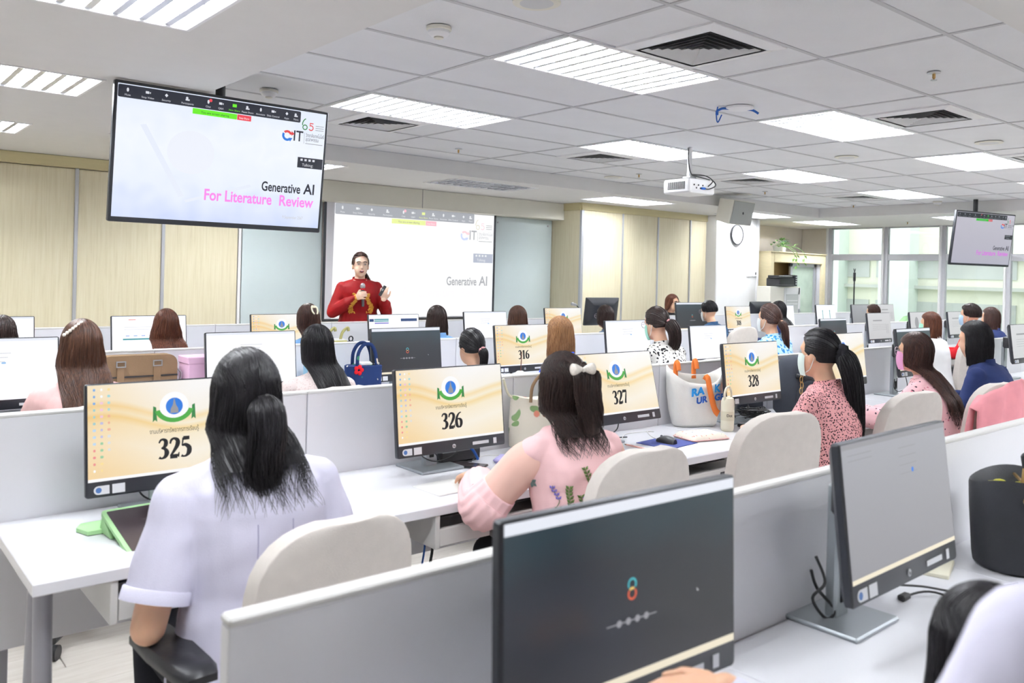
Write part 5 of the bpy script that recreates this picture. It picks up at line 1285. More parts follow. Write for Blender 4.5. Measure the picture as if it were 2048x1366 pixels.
person('person', 'person with short black hair, glasses and mask in navy shirt', (5.37,3.6,0), 0, 1.02, lean=.2, hpitch=.15, hair=dict(style='short', n=240, rad=.0024, end=110), hmat='h_black', top='c_teal', mask='mask_white', glasses='glasses', vox=.014, wide=1.1, seed=53)
person('person', 'person with long straight black hair beyond the blue floral shirt', (6.77,3.6,0), 0, 1.015, lean=.16, hair=dict(style='long', n=240, rad=.0024, len=.42, taper=.5, dx=.06), hmat='h_black', top='c_navy', vox=.014, seed=55)
person('person', 'dark brown haired head seen over the text page monitor', (9.14,3.6,0), 0, .975, lean=.1, hair=dict(style='short', n=200, rad=.0024, end=112), hmat='h_choc', top='c_black', vox=.014, seed=57)
# ---- staff facing the room
tw, Hw, *_ = person('person', 'person with brown hair and glasses facing the room behind monitor', (6.6,5.38,0), PI, 1.035, lean=.05, hair=dict(style='long', n=220, rad=.0022, len=.22, taper=.2, side=48), hmat='h_auburn', top='c_black', glasses='eye_dark', vox=.014, seed=61, group='people facing the room')
face(tw, Hw, False)
tI, HI, SI, shI = person('person', 'person in red shirt speaking into a microphone before the screen', (1.46,5.05,0), math.radians(160), 1.035, lean=.03, hyaw=-.02, hair=dict(style='pony', n=420, rad=.0016, g=(-.1,-1,-.35), path=[(-.02,-.03,-.04),(-.06,-.02,-.1),(-.09,0,-.15)], tr=(.03,.02), front=46, side=56), hmat='h_choc', top='c_red', skin='skin_light', stand=True, vox=.008, hands=True, wide=1.04, fat=1.08,
    arms={1: (V(.25,.05,1.12), V(.05,.205,1.27), V(-.15,.95,.22), V(1,.15,0), 1.0), -1: (V(-.25,.09,1.12), V(-.19,.25,1.25), V(.05,.1,1), V(.4,.8,0), .8)}, puff=.012, seed=63, group='people facing the room', fold=.005)
face(tI, HI, True)
# ---- close to the viewer
person('person', 'person with black hair seated nearest, hand reaching to the monitor', (-1.42,-1.90,0), 0, .895, lean=.14, hyaw=-.55, hair=dict(style='bob', n=520, rad=.0013, len=.17, side=52), hmat='h_black', top='c_uniform', hands=True, vox=.008, arms={-1: (V(-.17,.28,.96), V(-.24,.44,1.085), V(-.85,.25,.1), V(0,-.3,1), .25), 1: (V(.22,.1,.77), V(.13,.34,.80))}, seed=71)
person('person', 'white uniformed shoulder of a person standing at the right edge', (-1.95,-2.18,0), math.radians(-72), .965, lean=.05, stand=True, hair=dict(style='bob', n=200, rad=.002, len=.14), hmat='h_black', top='c_uniform', sleeve='short', vox=.009, arms={-1: (V(-.22,.05,1.1), V(-.16,.25,1.0)), 1: (V(.22,.05,1.1), V(.16,.2,.98))}, seed=73)
# ================================================================== embroidery on the pink blouse
mat('emb_green', srgb(92,116,56), .7, var=.2, vscale=80); mat('emb_violet', srgb(132,112,190), .7, var=.15, vscale=80); mat('emb_yellow', srgb(240,214,130), .7); mat('emb_white', srgb(244,236,240), .7); mat('emb_brown', srgb(150,110,90), .7); mat('emb_teal', srgb(110,130,130), .6)
bvh = BVHTree.FromPolygons([v.co.copy() for v in shB.data.vertices], [tuple(p.vertices) for p in shB.data.polygons])
def on_back(x, z, y0=-1.0):
    r = bvh.ray_cast(V(x, y0, z), V(0,1,0)); return (r[0], r[1]) if r[0] else (None, None)
def on_side(y, z):
    r = bvh.ray_cast(V(-1, y, z), V(1,0,0)); return (r[0], r[1]) if r[0] else (None, None)
def petal(mb, hit, dirx, dirz, L_, w_, side=False):
    p, n = hit
    if p is None: return
    u = V(dirx, 0, dirz) if not side else V(0, dirx, dirz); u = (u - n*u.dot(n)).normalized(); s = n.cross(u); c = p + n*.003
    mb.add([c, c+u*L_*.5+s*w_/2, c+u*L_, c+u*L_*.5-s*w_/2, c+u*L_*.5+n*.002], [(0,1,4),(1,2,4),(2,3,4),(3,0,4)])
re_ = random.Random(8)
def sprig(x, z, h, tiltx, violet=False):
    st = MB(); lv = MB(); n = int(h/.011)
    for i in range(n):
        u = i/n; xx = x + tiltx*u*h + .008*math.sin(u*5); zz_ = z + u*h; hit = on_back(xx, zz_)
        if hit[0] is None: continue
        if i and u > .25 if violet else i:
            for sg in (-1,1): petal(lv, hit, sg*1.0+tiltx, .9, .019 if not violet else .015, .010)
    pts = [on_back(x + tiltx*u*h + .008*math.sin(u*5), z + u*h)[0] for u in [i/10 for i in range(11)]]; pts = [p + V(0,-.003,0) for p in pts if p is not None]
    if len(pts) > 2: st.tube(pts, .0012, 4).build('embroidered_stem', 'emb_green', shB)
    if lv.v: tag(lv.build('embroidered_leaves', 'emb_violet' if violet else 'emb_green', shB), kind='stuff')
for x, z, h, tx, vi in ((-.05,.58,.17,-.12,False), (-.07,.66,.14,-.35,False), (-.1,.57,.1,-.1,True), (.01,.80,.13,-.3,False), (-.04,.79,.05,.1,True), (.05,.66,.07,.3,False), (.04,.56,.08,.1,True), (.1,.80,.07,.0,True), (.13,.83,.1,-.1,False), (-.11,.66,.07,.1,True), (-.10,.70,.17,.1,False), (-.02,.70,.14,-.2,False), (-.13,.80,.07,.0,True), (.04,.74,.1,.1,True), (.09,.70,.12,.1,False)): sprig(x, z, h, tx, vi)
for (y, z, cmat) in ((.06,.93,'emb_white'), (.11,.87,'emb_white'), (.03,.87,'emb_teal'), (.09,.93,'emb_yellow'), (.13,.83,'emb_yellow')):
    b = MB()
    for k in range(5): petal(b, on_side(y, z), math.cos(k*1.256), math.sin(k*1.256), .02, .013, True)
    if b.v: tag(b.build('embroidered_flower', cmat, shB), kind='stuff')
# sheer yoke and gathered sleeves of the pink blouse
def ribbed(path, rs, nm, mt, rib, n=56):
    P = catmull(path, 5); m = len(P); rr = catmull([(r, 0, 0) for r in rs], 5); rings = []; up = None
    for i, p in enumerate(P):
        t_ = (P[min(i+1,m-1)] - P[max(i-1,0)]).normalized(); up = (V(0,0,1) if up is None else up); x_ = up.cross(t_).normalized(); y_ = t_.cross(x_); up = y_
        rings.append([p + (x_*math.cos(2*PI*k/n) + y_*math.sin(2*PI*k/n))*(rr[i].x*(1 + rib*math.cos(k*2*PI/n*14 + .6*math.sin(i*.5)))) for k in range(n)])
    b = MB(); b.loft(rings); b.build(nm, mt, tB, smooth=True)
for q, e, w in ((-1, V(-.285,.17,.765), V(-.17,.42,.81)), (1, V(.23,.12,.78), V(.15,.38,.80))):
    sh = SB(.445) + V(q*.158, 0, -.012)
    ribbed([sh + V(-q*.03,0,.012), sh.lerp(e,.12), sh.lerp(e,.4), sh.lerp(e,.74)], [.05,.0665,.068,.066], 'sheer_yoke', 'c_sheer', .004)
    ribbed([sh.lerp(e,.68), sh.lerp(e,.86), e, e.lerp(w,.3), e.lerp(w,.65), e.lerp(w,.9), e.lerp(w,.97)], [.071,.078,.084,.084,.07,.045,.034], 'gathered_sleeve', 'c_pinkblouse', .035)
# back seams and cuffs of the white uniform
bA = BVHTree.FromPolygons([v.co.copy() for v in shA.data.vertices], [tuple(p.vertices) for p in shA.data.polygons])
mat('seam', srgb(176,174,204), .9)
for x0, x1 in ((-.035,-.045), (.055,.06)):
    pts = [bA.ray_cast(V(x0+(x1-x0)*k/14, -1, .90-.4*k/14), V(0,1,0))[0] for k in range(15)]; pts = [p + V(0,-.0005,0) for p in pts if p]
    MB().tube(pts, .0016, 5).build('back_seam', 'seam', shA)
for q, e in ((-1, V(-.255,.0,.68)), (1, V(.25,.06,.75))):
    sh = SA(.445) + V(q*.158*1.1, 0, -.012); m0, m1 = sh.lerp(e,.70), sh.lerp(e,.805)
    MB().tube([m0, m0.lerp(m1,.1), m1], [.072,.0765,.0785], 24, caps=False).build('cuff', 'c_uniform', shA, smooth=True)
# hair ornaments
bo = MB(); gb_ = HB @ (HC + V(-.038,-.128,.056)); 
for sgn in (-1,1):
    bo.tube([gb_ + V(sgn*x,-.012,.003) for x in (.002,.012,.03,.042,.044)], [.006,.011,.019,.021,.012], 14)
bo.ell(gb_ + V(0,-.016,0), (.007,.008,.008)); bo.build('hair_bow', 'pearl', tB, smooth=True)
# ---- embroidered pair of figures on the red shirt, buttons, microphone, clicker
bi = BVHTree.FromPolygons([v.co.copy() for v in shI.data.vertices], [tuple(p.vertices) for p in shI.data.polygons])
for sg in (-1,1):
    b = MB()
    for k in range(110):
        u = k/109; x = sg*(.078 + .02*math.sin(u*6)); z = 1.12 + .18*u
        r = bi.ray_cast(V(x + re_.uniform(-.026,.026)*(1-.5*u), 1, z), V(0,-1,0))
        if r[0]:
            p, n = r[0], r[1]; a = re_.uniform(0,6.28); u1 = V(math.cos(a),0,math.sin(a)); u1 = (u1 - n*u1.dot(n)).normalized(); s1_ = n.cross(u1); c = p + n*.002
            b.add([c-u1*.012, c+s1_*.008, c+u1*.014, c-s1_*.008, c+n*.003], [(0,1,4),(1,2,4),(2,3,4),(3,0,4)])
    tag(b.build('gold_embroidery', 'gold_emb', shI), kind='stuff')
MI = Matrix.Translation((1.46,5.05,0)) @ Matrix.Rotation(math.radians(160), 4, 'Z') @ Matrix.Scale(1.035, 4)
t = thing('microphone', 'black handheld microphone with silver head held by the speaker', 'microphone', MI @ V(.008,.272,1.215), math.radians(160))
m = Matrix.Rotation(math.radians(12), 3, 'X')
MB().tube([m @ V(0,0,-.03), m @ V(0,0,.1), m @ V(0,0,.14)], [.013,.016,.019], 14).build('handle', 'black_pl', t, smooth=40)
MB().tube([m @ V(0,0,.128), m @ V(0,0,.142)], .0225, 16).build('red_ring', 'c_redplain', t); MB().ell(m @ V(0,0,.168), (.026,.026,.03), 16, 12).build('grille', 'steel', t, smooth=True)
t = thing('presentation_clicker', 'small dark clicker held in the raised left hand', 'remote', MI @ V(-.165,.30,1.335), math.radians(160))
MB().box((0,0,0), (.03,.02,.11), .006, Matrix.Rotation(-.5, 3, 'Y')).build('body', 'black_pl', t); MB().box((0,.011,.01), (.012,.002,.02), 0, Matrix.Rotation(-.5, 3, 'Y')).build('button', 'stand_silver', t)
# ================================================================== CHAIRS at the seats
ch = [(-1.715,-.20,-4,.98,'beige chair back behind the white uniform'), (-.50,-.13,4,1.0,'beige chair back behind the pink embroidered blouse'), (.34,-.13,10,1.05,'empty beige chair at the 327 screen'), (1.49,-.13,8,1.05,'beige chair behind the leopard print blouse'), (2.47,-.14,6,1.03,'beige chair with a pink jacket hung over it'), (3.5,-.2,5,1.0,'beige chair under the navy blazer'),
      (-1.75,1.68,0,1.0,'beige chair of the person with pearl clip'), (-.66,1.68,0,1.0,'beige chair of the person in lace'), (.45,1.68,0,1.0,'beige chair left of the 316 screen'), (1.25,1.68,0,1.0,'beige chair of the person in bright blue'), (2.3,1.68,0,1.0,'beige chair of the black and white blouse'), (3.75,1.62,8,1.02,'beige chair of the blue floral shirt'), (6.4,1.5,5,1.04,'beige chair back beyond the pink mask'), (7.2,1.42,0,1.0,'beige chair of the person in red top'), (8.1,1.5,0,1.0,'beige chair at the far right'),
      (5.42,3.55,6,1.04,'beige chair left of the blue floral shirt'), (6.8,3.5,6,1.03,'beige chair of the long black hair'), (.26,3.5,0,1.0,'beige chair of the claw clip hair'), (-.8,3.5,0,1.0,'beige chair of the pink print top'), (1.5,3.5,0,1.0,'beige chair of the light blue shirt'), (2.4,3.5,0,1.0,'beige chair of the brown layered hair'), (3.6,3.5,0,1.0,'beige chair of the grey blue top')]
for x, y, a, s_, lb in ch: put_chair(x, y, math.radians(-a), lb, s_)
# pink jacket over a chair back
t = thing('jacket', 'pink jacket draped over a beige chair back', 'jacket', (2.47,-.14,0), math.radians(-6))
b = MB(); rows = []
for i in range(16):
    v = i/15; row = []
    for j in range(17):
        u = -1 + 2*j/16; x = .27*u*(1 + .12*abs(v-.35))
        if v < .4: y = -.30 + .05*u*u + (.4-v)*.12 ; z = 1.05 - abs(v-.4)**1.2*.9 - .10*abs(u)**3
        else: y = -.345 + .05*u*u - .03*(v-.4); z = 1.05 - (v-.4)*.72 - .10*abs(u)**3 + .05*u
        row.append(V(x + .012*math.sin(v*9+u*4), y + .012*math.sin(u*9 + v*5), z))
    rows.append(row)
b.loft(rows, caps=False, closed=False); o = b.build('cloth', 'c_pinkfab', t, smooth=True); mm = o.modifiers.new('s', 'SOLIDIFY'); mm.thickness = .012
# ================================================================== THINGS ON THE DESKS
def canvas_mat(name, c, **kw): mat(name, c, .9, spec=.15, var=.05, vscale=9, bump=.2, bscale=260, **kw)
canvas_mat('canvas', srgb(250,249,244)); canvas_mat('strap_orange', srgb(246,138,72)); mat('print_blue', srgb(34,150,226), .8); mat('print_navy', srgb(36,90,176), .8)
mat('cream_pl', srgb(240,236,214), .4); mat('cream_band', srgb(226,220,194), .5); canvas_mat('pack_grey', srgb(62,66,74)); canvas_mat('brown_leather', srgb(132,108,84)); mat('pink_box', srgb(238,196,226), .6, var=.03)
mat('sky_cloth', srgb(166,216,244), .8); spots('navy_floral', srgb(30,48,92), srgb(232,220,200), 16, .12, second=(srgb(60,130,96), .12)); spots('beige_floral', srgb(226,220,204), srgb(130,160,110), 14, .25, second=(srgb(206,130,110), .14)); spots('pouch_floral', srgb(240,232,218), srgb(226,150,140), 40, .16, second=(srgb(120,140,150), .1))
mat('mouse_pad', srgb(62,74,140), .8, var=.04); mat('mint', srgb(168,214,156), .6); mat('tablet_glass', srgb(60,52,56), .2); mat('pencil_pink', srgb(236,182,172), .6); mat('bag_black', srgb(34,36,42), .55, var=.08, vscale=20, bump=.15, bscale=300); mat('lining', srgb(178,176,52), .7, var=.15, vscale=30); mat('olive_paper', srgb(176,170,110), .8); mat('lilac', srgb(190,184,236), .5); mat('phone_blk', srgb(24,24,28), .2); mat('paper', srgb(226,226,224), .8); mat('iced', srgb(150,100,70), .3); mat('straw_brown', srgb(110,70,56), .5)
def grid_quad(mb, f, nu, nv):
    mb.loft([[f(i/nu, j/nv) for j in range(nv+1)] for i in range(nu+1)], caps=False, closed=False)
# canvas tote with orange straps
t = thing('tote_bag', 'white canvas tote with orange straps and blue lettering', 'bag', (1.13,.69,.75), math.radians(-28)); t.scale = (.74,.8,.93)
b = MB(); n = 36; rings = []
for i, (z, w_, d_) in enumerate(((0,.155,.055),(.02,.175,.075),(.1,.19,.085),(.2,.21,.085),(.28,.225,.075),(.335,.23,.07))):
    ring = []
    for j in range(n):
        a = 2*PI*j/n; c_, s_ = math.cos(a), math.sin(a); k = 3.2
        x = w_*abs(c_)**(2/k)*(1 if c_ > 0 else -1); y = d_*abs(s_)**(2/k)*(1 if s_ > 0 else -1)
        dz = (.03*math.cos(2*a+.4) - .055*math.exp(-((a-1.62*PI)/.8)**2)) * (z/.335)**3
        ring.append(V(x + .006*math.sin(a*5+z*20), y + .008*math.sin(a*4+z*14), z + dz))
    rings.append(ring)
b.loft(rings, caps=False); b.add([p for p in rings[0]], [tuple(range(n))]); o = b.build('bag_body', 'canvas', t, smooth=60); mm = o.modifiers.new('s','SOLIDIFY'); mm.thickness = .006
def strap(pts, w_, mt, par, up=V(0,-1,0)):
    P = catmull(pts, 5); L_, R_ = [], []
    for i, p in enumerate(P):
        tt = (P[min(i+1,len(P)-1)] - P[max(i-1,0)]).normalized(); s_ = tt.cross(up).normalized(); L_.append(p + s_*w_/2); R_.append(p - s_*w_/2)
    q = MB(); q.loft([L_, R_], caps=False, closed=False); o = q.build('strap', mt, par, smooth=True); m_ = o.modifiers.new('s','SOLIDIFY'); m_.thickness = .004; return o
strap([(-.13,.055,.28),(-.13,.06,.36),(-.12,.05,.375),(-.115,.035,.33)], .036, 'strap_orange', t); strap([(.02,.06,.28),(.02,.066,.37),(.03,.055,.385),(.035,.04,.34)], .036, 'strap_orange', t)
strap([(.04,-.085,.285),(.055,-.10,.30),(.075,-.108,.22),(.11,-.112,.12),(.15,-.10,.085)], .042, 'strap_orange', t); strap([(.225,-.02,.33),(.24,-.035,.30),(.235,-.06,.2),(.2,-.09,.1)], .034, 'strap_orange', t, V(1,-.3,0))
def curve_text(par, nm, mt, words, z, size, y):
    for w_, x, wd in words:
        q = MB(); flat_text(q, w_, size, x, z, 0, .05, 'LEFT', width=wd)
        q.v = [(vx, y - .0, vz + .02*math.sin(vx*8)) for vx, vy, vz in q.v]; q.build(nm, mt, par)
curve_text(t, 'print', 'print_blue', [('RA', -.07, .105), ('K', .115, .05)], .2, .062, -.0955); curve_text(t, 'print', 'print_navy', [('UR', -.03, .09), ('GE', .115, .08)], .15, .052, -.0985)
# cream bottle
t = thing('tumbler_bottle', 'cream insulated bottle with loop handle beside the tote', 'bottle', (1.165,.49,.75))
MB().lathe((0,0,0), [(.028,0),(.034,.006),(.036,.02),(.036,.15)], 28).build('body', 'cream_pl', t, smooth=40); MB().lathe((0,0,0), [(.0365,.06),(.0368,.062),(.0368,.108),(.0365,.11)], 28, caps=False).build('label_band', 'cream_band', t, smooth=True)
MB().lathe((0,0,.15), [(.0355,0),(.036,.012),(.03,.03),(.02,.034)], 28).build('lid', 'cream_pl', t, smooth=40)
MB().tube(catmull([(-.028,0,.17),(-.03,0,.205),(-.018,0,.232),(0,0,.24),(.018,0,.232),(.03,0,.205),(.028,0,.17)]), .0065, 8).build('handle', 'cream_pl', t, smooth=True)
q = MB(); flat_text(q, 'Dot', .02, 0, .082, 0, .02); q.v = [V(.0375*math.sin(-.25+x/.0375), -.0375*math.cos(-.25+x/.0375), z) for x, y, z in q.v]; q.v = [tuple(p) for p in q.v]; qo = q.build('lettering', 'ink', t); qo.rotation_euler = (0,0,math.radians(-48))
# mouse, pad, pencil, pouch
def mouse(x, y, rz, lb, cable=None):
    t = thing('computer_mouse', lb, 'mouse', (x, y, .75), rz, 'computer mice')
    b = MB(); rings = []
    for i in range(9):
        u = i/8; yy = -.052 + .104*u; w_ = .031*math.sin(PI*(.12+.76*u))**.6; h_ = .034*math.sin(PI*(.1+.72*(1-u)))**.7
        rings.append([V(w_*math.cos(a), yy, max(0, h_*math.sin(a)) + (0.004 if math.sin(a) > 0 else 0.003)) for a in [2*PI*k/16 for k in range(16)]])
    b.loft(rings); b.build('shell', 'black_pl', t, smooth=50); MB().cyl((-.003,.03,.031),(.003,.03,.031), .006, n=12).build('wheel', 'ink_grey', t)
    if cable: MB().tube(catmull(cable), .002, 6).build('cable', 'cable_white' if len(cable) > 5 else 'cable_blk', t, smooth=True)
t = thing('mouse_pad', 'navy blue mouse pad below the 327 screen', 'mouse pad', (.615,.455,.75), math.radians(6)); MB().box((0,0,.0015), (.25,.2,.003), .001).build('mat', 'mouse_pad', t)
mouse(.61, .455, .1, 'black mouse on the navy blue pad', [(0,.05,.012),(.0,.09,.02),(.05,.15,.03),(.12,.16,.02),(.1,.22,.012),(.0,.25,.008),(-.1,.2,.006)])
t = thing('pencil', 'pink pencil lying left of the mouse pad', 'pencil', (.4,.455,.75), math.radians(1)); MB().cyl((0,-.085,.004),(0,.075,.004), .004, n=6).build('shaft', 'pencil_pink', t); MB().cyl((0,.075,.004),(0,.092,.004), .004, .0005, n=6).build('tip', 'brown_leather', t)
t = thing('pouch', 'flat floral zipped pouch beside the mouse pad', 'pouch', (.87,.44,.75), math.radians(-12))
b = MB(); P = rrect(.24,.17,.012,4)
b.loft([[V(p[0]*k, p[1]*k, z) for p in P] for k, z in ((.96,.001),(1,.006),(.98,.012),(.8,.03),(.4,.038))]); b.build('fabric', ['pouch_floral'], t, smooth=60); MB().tube([V(p[0], p[1], .007) for p in P] + [V(P[0][0], P[0][1], .007)], .0022, 5).build('zip_edge', 'scrunchie_pink', t)
mouse(-1.5, .6, .2, 'black mouse right of the 325 screen')
# tablet in mint case, on the left desk
t = thing('tablet', 'tablet in mint green folding case on left desk', 'tablet', (-1.89,.42,.75), math.radians(4))
M_ = Matrix.Rotation(math.radians(16), 4, 'X'); b = MB(M_); P = rrect(.19,.26,.014,4)
b.prism(P, (0,0,.02), (1,0,0), (0,1,0), .012); co_ = b.build('case', 'mint', t); b = MB(M_); b.prism(rrect(.165,.235,.006,3), (0,0,.0322), (1,0,0), (0,1,0), .001); b.build('glass', 'tablet_glass', co_)
b = MB(); b.add([(-.095,.02,.004),(.0,.02,.004),(.0,.12,.004),(-.095,.12,.004),(-.095,.1,.058),(0,.1,.058)], [(0,1,2,3),(0,1,5,4),(3,2,5,4),(0,4,3),(1,2,5)]); b.build('prop', 'mint', t)
t = thing('tablet_cover', 'folded mint green flap lying left of the tablet', 'cover', (-1.975,.565,.75), math.radians(4)); MB().prism([(-.06,-.05),(.05,-.06),(.06,.05),(-.05,.05),(-.075,.01)], (0,0,.002), (1,0,0), (0,1,0), .012).build('flap', 'mint', t); MB().prism([(-.06,-.05),(.05,-.06),(.06,.05),(-.05,.05),(-.075,.01)], (0,0,0), (1,0,0), (0,1,0), .002).build('underside', 'bezel', t)
# things near 326
t = thing('phone', 'smartphone lying under the 326 screen', 'phone', (-.52,.60,.75), math.radians(35)); MB().box((0,0,.005), (.075,.155,.009), .003).build('case', 'phone_blk', t); MB().box((0,0,.0098), (.068,.146,.001)).build('glass', 'tablet_glass', t)
t = thing('paper_sheet', 'grey paper sheet on desk under the sleeve', 'paper', (-.80,.37,.75), math.radians(2)); b = MB(); grid_quad(b, lambda u, v: V(-.1+.2*u, -.09+.18*v, .0012+.002*math.sin(u*3)), 6, 4); o = b.build('sheet', 'paper', t, smooth=True); o.modifiers.new('s','SOLIDIFY').thickness = .001
t = thing('earphone_case', 'lilac case with cord near the resting hand', 'case', (-.34,.60,.75), .6); MB().box((0,0,.012), (.11,.05,.022), .01).build('shell', 'lilac', t, smooth=50); MB().tube(catmull([(.05,0,.01),(.09,.04,.006),(.05,.1,.006),(-.04,.12,.006)]), .0018, 5).build('cord', 'cable_white', t)
t = thing('floral_bag', 'beige floral bag with brown toggle behind the 326 screen', 'bag', (-.02,.715,.75), math.radians(-15))
b = MB(); rings = [[V(w_*math.cos(a), d_*math.sin(a), z + (.012*math.cos(2*a) if z > .2 else 0)) for a in [2*PI*k/24 for k in range(24)]] for z, w_, d_ in ((0,.12,.05),(.02,.15,.065),(.12,.155,.065),(.24,.15,.045),(.25,.148,.042))]
b.loft(rings); b.build('bag_body', 'beige_floral', t, smooth=60); MB().tube(catmull([(-.07,-.05,.23),(-.06,-.05,.31),(.0,-.04,.36),(.06,-.05,.31),(.07,-.05,.23)]), .008, 8).build('handle', 'brown_leather', t, smooth=True); MB().cap((0,-.06,.17),(.02,-.065,.2), .01, .01).build('toggle', 'brown_leather', t); MB().tube(catmull([(-.13,0,.24),(-.17,-.01,.27),(-.2,-.02,.34)]), .006, 6).build('cord', 'cream_band', t)
# laptop, backpack near 328
t = thing('laptop', 'closed silver laptop stacked on a dark one before 328', 'laptop', (1.48,.45,.75), math.radians(8)); MB().box((0,0,.009), (.30,.21,.016), .004).build('lower', 'bezel', t); MB().box((.0,.0,.024), (.29,.2,.013), .004).build('upper', 'stand_silver', t)
t = thing('backpack', 'dark grey backpack with chain standing right of the 328 screen', 'backpack', (2.06,.60,.75), math.radians(-10))
b = MB(); rings = []
for z, w_, d_, y0 in ((0,.15,.08,0),(.03,.175,.1,0),(.15,.18,.105,0),(.28,.165,.09,.01),(.34,.12,.06,.02),(.36,.06,.03,.025)): rings.append([V(w_*abs(math.cos(a))**.7*(1 if math.cos(a) > 0 else -1), y0 + d_*abs(math.sin(a))**.7*(1 if math.sin(a) > 0 else -1), z) for a in [2*PI*k/28 for k in range(28)]])
b.loft(rings); b.build('pack_body', 'pack_grey', t, smooth=50); MB().ell((0,-.09,.12), (.13,.04,.1), 18, 12).build('front_pocket', 'pack_grey', t, smooth=True)
MB().tube(catmull([(-.12,-.08,.25),(-.06,-.13,.24),(.05,-.13,.23),(.12,-.08,.25)]), .014, 8).build('grab_strap', 'bag_black', t, smooth=True)
for k in range(8):
    c_ = V(-.115+.006*(k % 2), -.115, .30-.034*k); a_ = Matrix.Rotation(k*PI/2, 3, 'Z'); MB().tube([c_ + a_ @ V(.011*math.cos(q), 0, .02*math.sin(q)) for q in [2*PI*i/12 for i in range(13)]], .0032, 5, caps=False).build('chain_link', 'brass', t)
t = thing('handbag', 'dark chain handbag standing behind the 328 screen', 'bag', (1.77,.755,.75), 0); MB().box((0,0,.12), (.22,.07,.24), .025).build('bag_body', 'pack_grey', t, smooth=60)
for k in range(6):
    c_ = V(.02+.022*k, 0, .25+.03*k-.004*k*k); MB().tube([c_ + Matrix.Rotation(k*PI/2, 3, 'X') @ V(.014*math.cos(q), 0.0, .008*math.sin(q)) for q in [2*PI*i/12 for i in range(13)]], .003, 5, caps=False).build('chain_link', 'steel', t)
t = thing('red_rimmed_case', 'navy case with red edge on desk beyond the ponytail', 'case', (2.35,.30,.75), .3); MB().box((0,0,.02), (.2,.13,.038), .012).build('shell', 'c_navy', t); MB().box((.1,0,.02), (.012,.12,.03), .004).build('edge', 'c_redplain', t)
t = thing('keyboard', 'slim black keyboard beneath the hands of the pink blouse', 'keyboard', (2.35,.26-.03,.75), 0); MB().box((0,.1,.008), (.4,.13,.014), .004).build('tray', 'bezel', t)
t = thing('wrist_watch', 'none', 'watch', (0,0,-5)); bpy.data.objects.remove(t)
# black bucket bag near right
t = thing('bucket_bag', 'black bucket bag with green lining and gold clasp near right', 'bag', (.065,-1.31,.75), math.radians(20))
b = MB(); rings = []
for z, r in ((0,.105),(.008,.118),(.03,.122),(.17,.132),(.25,.135),(.26,.133),(.257,.128),(.1,.118)): rings.append([V(r*math.cos(a), r*.9*math.sin(a), z + .016*math.cos(2*a)*(z/.26)**2) for a in [2*PI*k/36 for k in range(36)]])
b.loft(rings, caps=False); b.add(rings[0], [tuple(range(36))]); b.build('bag_body', 'bag_black', t, smooth=60)
lb_ = MB(); rl = random.Random(2)
for k in range(26): a = rl.random()*6.28; r = rl.random()*.1; lb_.ell((r*math.cos(a), r*.9*math.sin(a), .172+rl.uniform(0,.05)), (.035,.03,.03), 8, 6)
lb_.build('lining_cloth', 'lining', t, smooth=True)
MB().tube(catmull([(-.12,0,.25),(0,-.02,.245),(.12,0,.25)]), .005, 6).build('bar', 'brass', t); MB().tube([(0,-.02,.22),(.012,-.03,.30)], [.008,.011], 8).build('clasp', 'brass', t); MB().cap((.012,-.03,.295),(.02,-.03,.32), .013, .018).build('clasp_cap', 'bag_black', t)
for sx in (-1,1):
    MB().tube(catmull([(sx*.128,-.02,.225),(sx*.155,-.05,.19),(sx*.16,-.06,.12),(sx*.15,-.05,.04)]), .007, 6).build('side_strap', 'bag_black', t, smooth=True); MB().ell((sx*.137,-.03,.225), (.008,.012,.012)).build('rivet', 'brass', t)
for k, pts in enumerate(([(-.48,-1.24,.76),(-.4,-1.27,.765),(-.35,-1.36,.755),(-.2,-1.45,.755)], [(-.5,-1.22,.79),(-.42,-1.26,.78),(-.3,-1.32,.757),(-.1,-1.38,.755)])):
    t = thing('monitor_cable', ('thin' if k else 'bundled') + ' black cable behind the nearest grey monitor', 'cable', (0,0,0)); MB().tube(catmull(pts), .003, 6).build('wire', 'cable_blk', t, smooth=True); MB().box(pts[0], (.04,.02,.016), .004).build('plug', 'cable_blk', t)
t = thing('cable_tie_bundle', 'black looped cable hanging at the nearest panel', 'cable', (-.80,-1.17,.75)); MB().tube(catmull([(0,0,.16),(.01,-.02,.1),(-.01,.0,.06),(.02,-.02,.01),(.04,-.03,.03),(.01,0,.08),(-.02,0,.13)]), .004, 6).build('wire', 'cable_blk', t, smooth=True)
t = thing('sticky_note_pad', 'pale yellow note pad behind the bucket bag', 'note pad', (-.16,-1.18,.75), .3); MB().box((0,0,.006), (.16,.09,.012), .002).build('pad', 'cream_pl', t)
# cables under screens of row two
for x, k in ((-1.77,0), (.335,1), (1.455,2), (3.49,3), (-.665,4)):
    t = thing('screen_cable', ['black cables drooping below the leftmost numbered screen', 'black cables under the screen that leans back', 'black cables behind the cream bottle', 'black cables under the dark screen facing the pink mask', 'black cables beside the blue cable and adapter'][k], 'cable', (x, M2+.1, .75))
    MB().tube(catmull([(-.1,.0,.13),(-.06,.02,.06),(.02,.02,.03),(.1,.0,.06),(.14,.03,.13)]), .003, 6).build('wire', 'cable_blk', t, smooth=True); MB().tube(catmull([(-.02,.02,.13),(.05,.05,.02),(.12,.06,.006),(.2,.02,.006)]), .003, 6).build('wire', 'cable_blk', t, smooth=True)
t = thing('cable_heap', 'tangled heap of black cables under the 328 screen', 'cables', (1.63,.64,.75)); rc = random.Random(6)
for k in range(9):
    MB().tube(catmull([(rc.uniform(-.12,.16), rc.uniform(-.06,.08), .006+rc.random()*.06) for _ in range(6)]), .004, 6).build('wire', 'cable_blk', t, smooth=True)
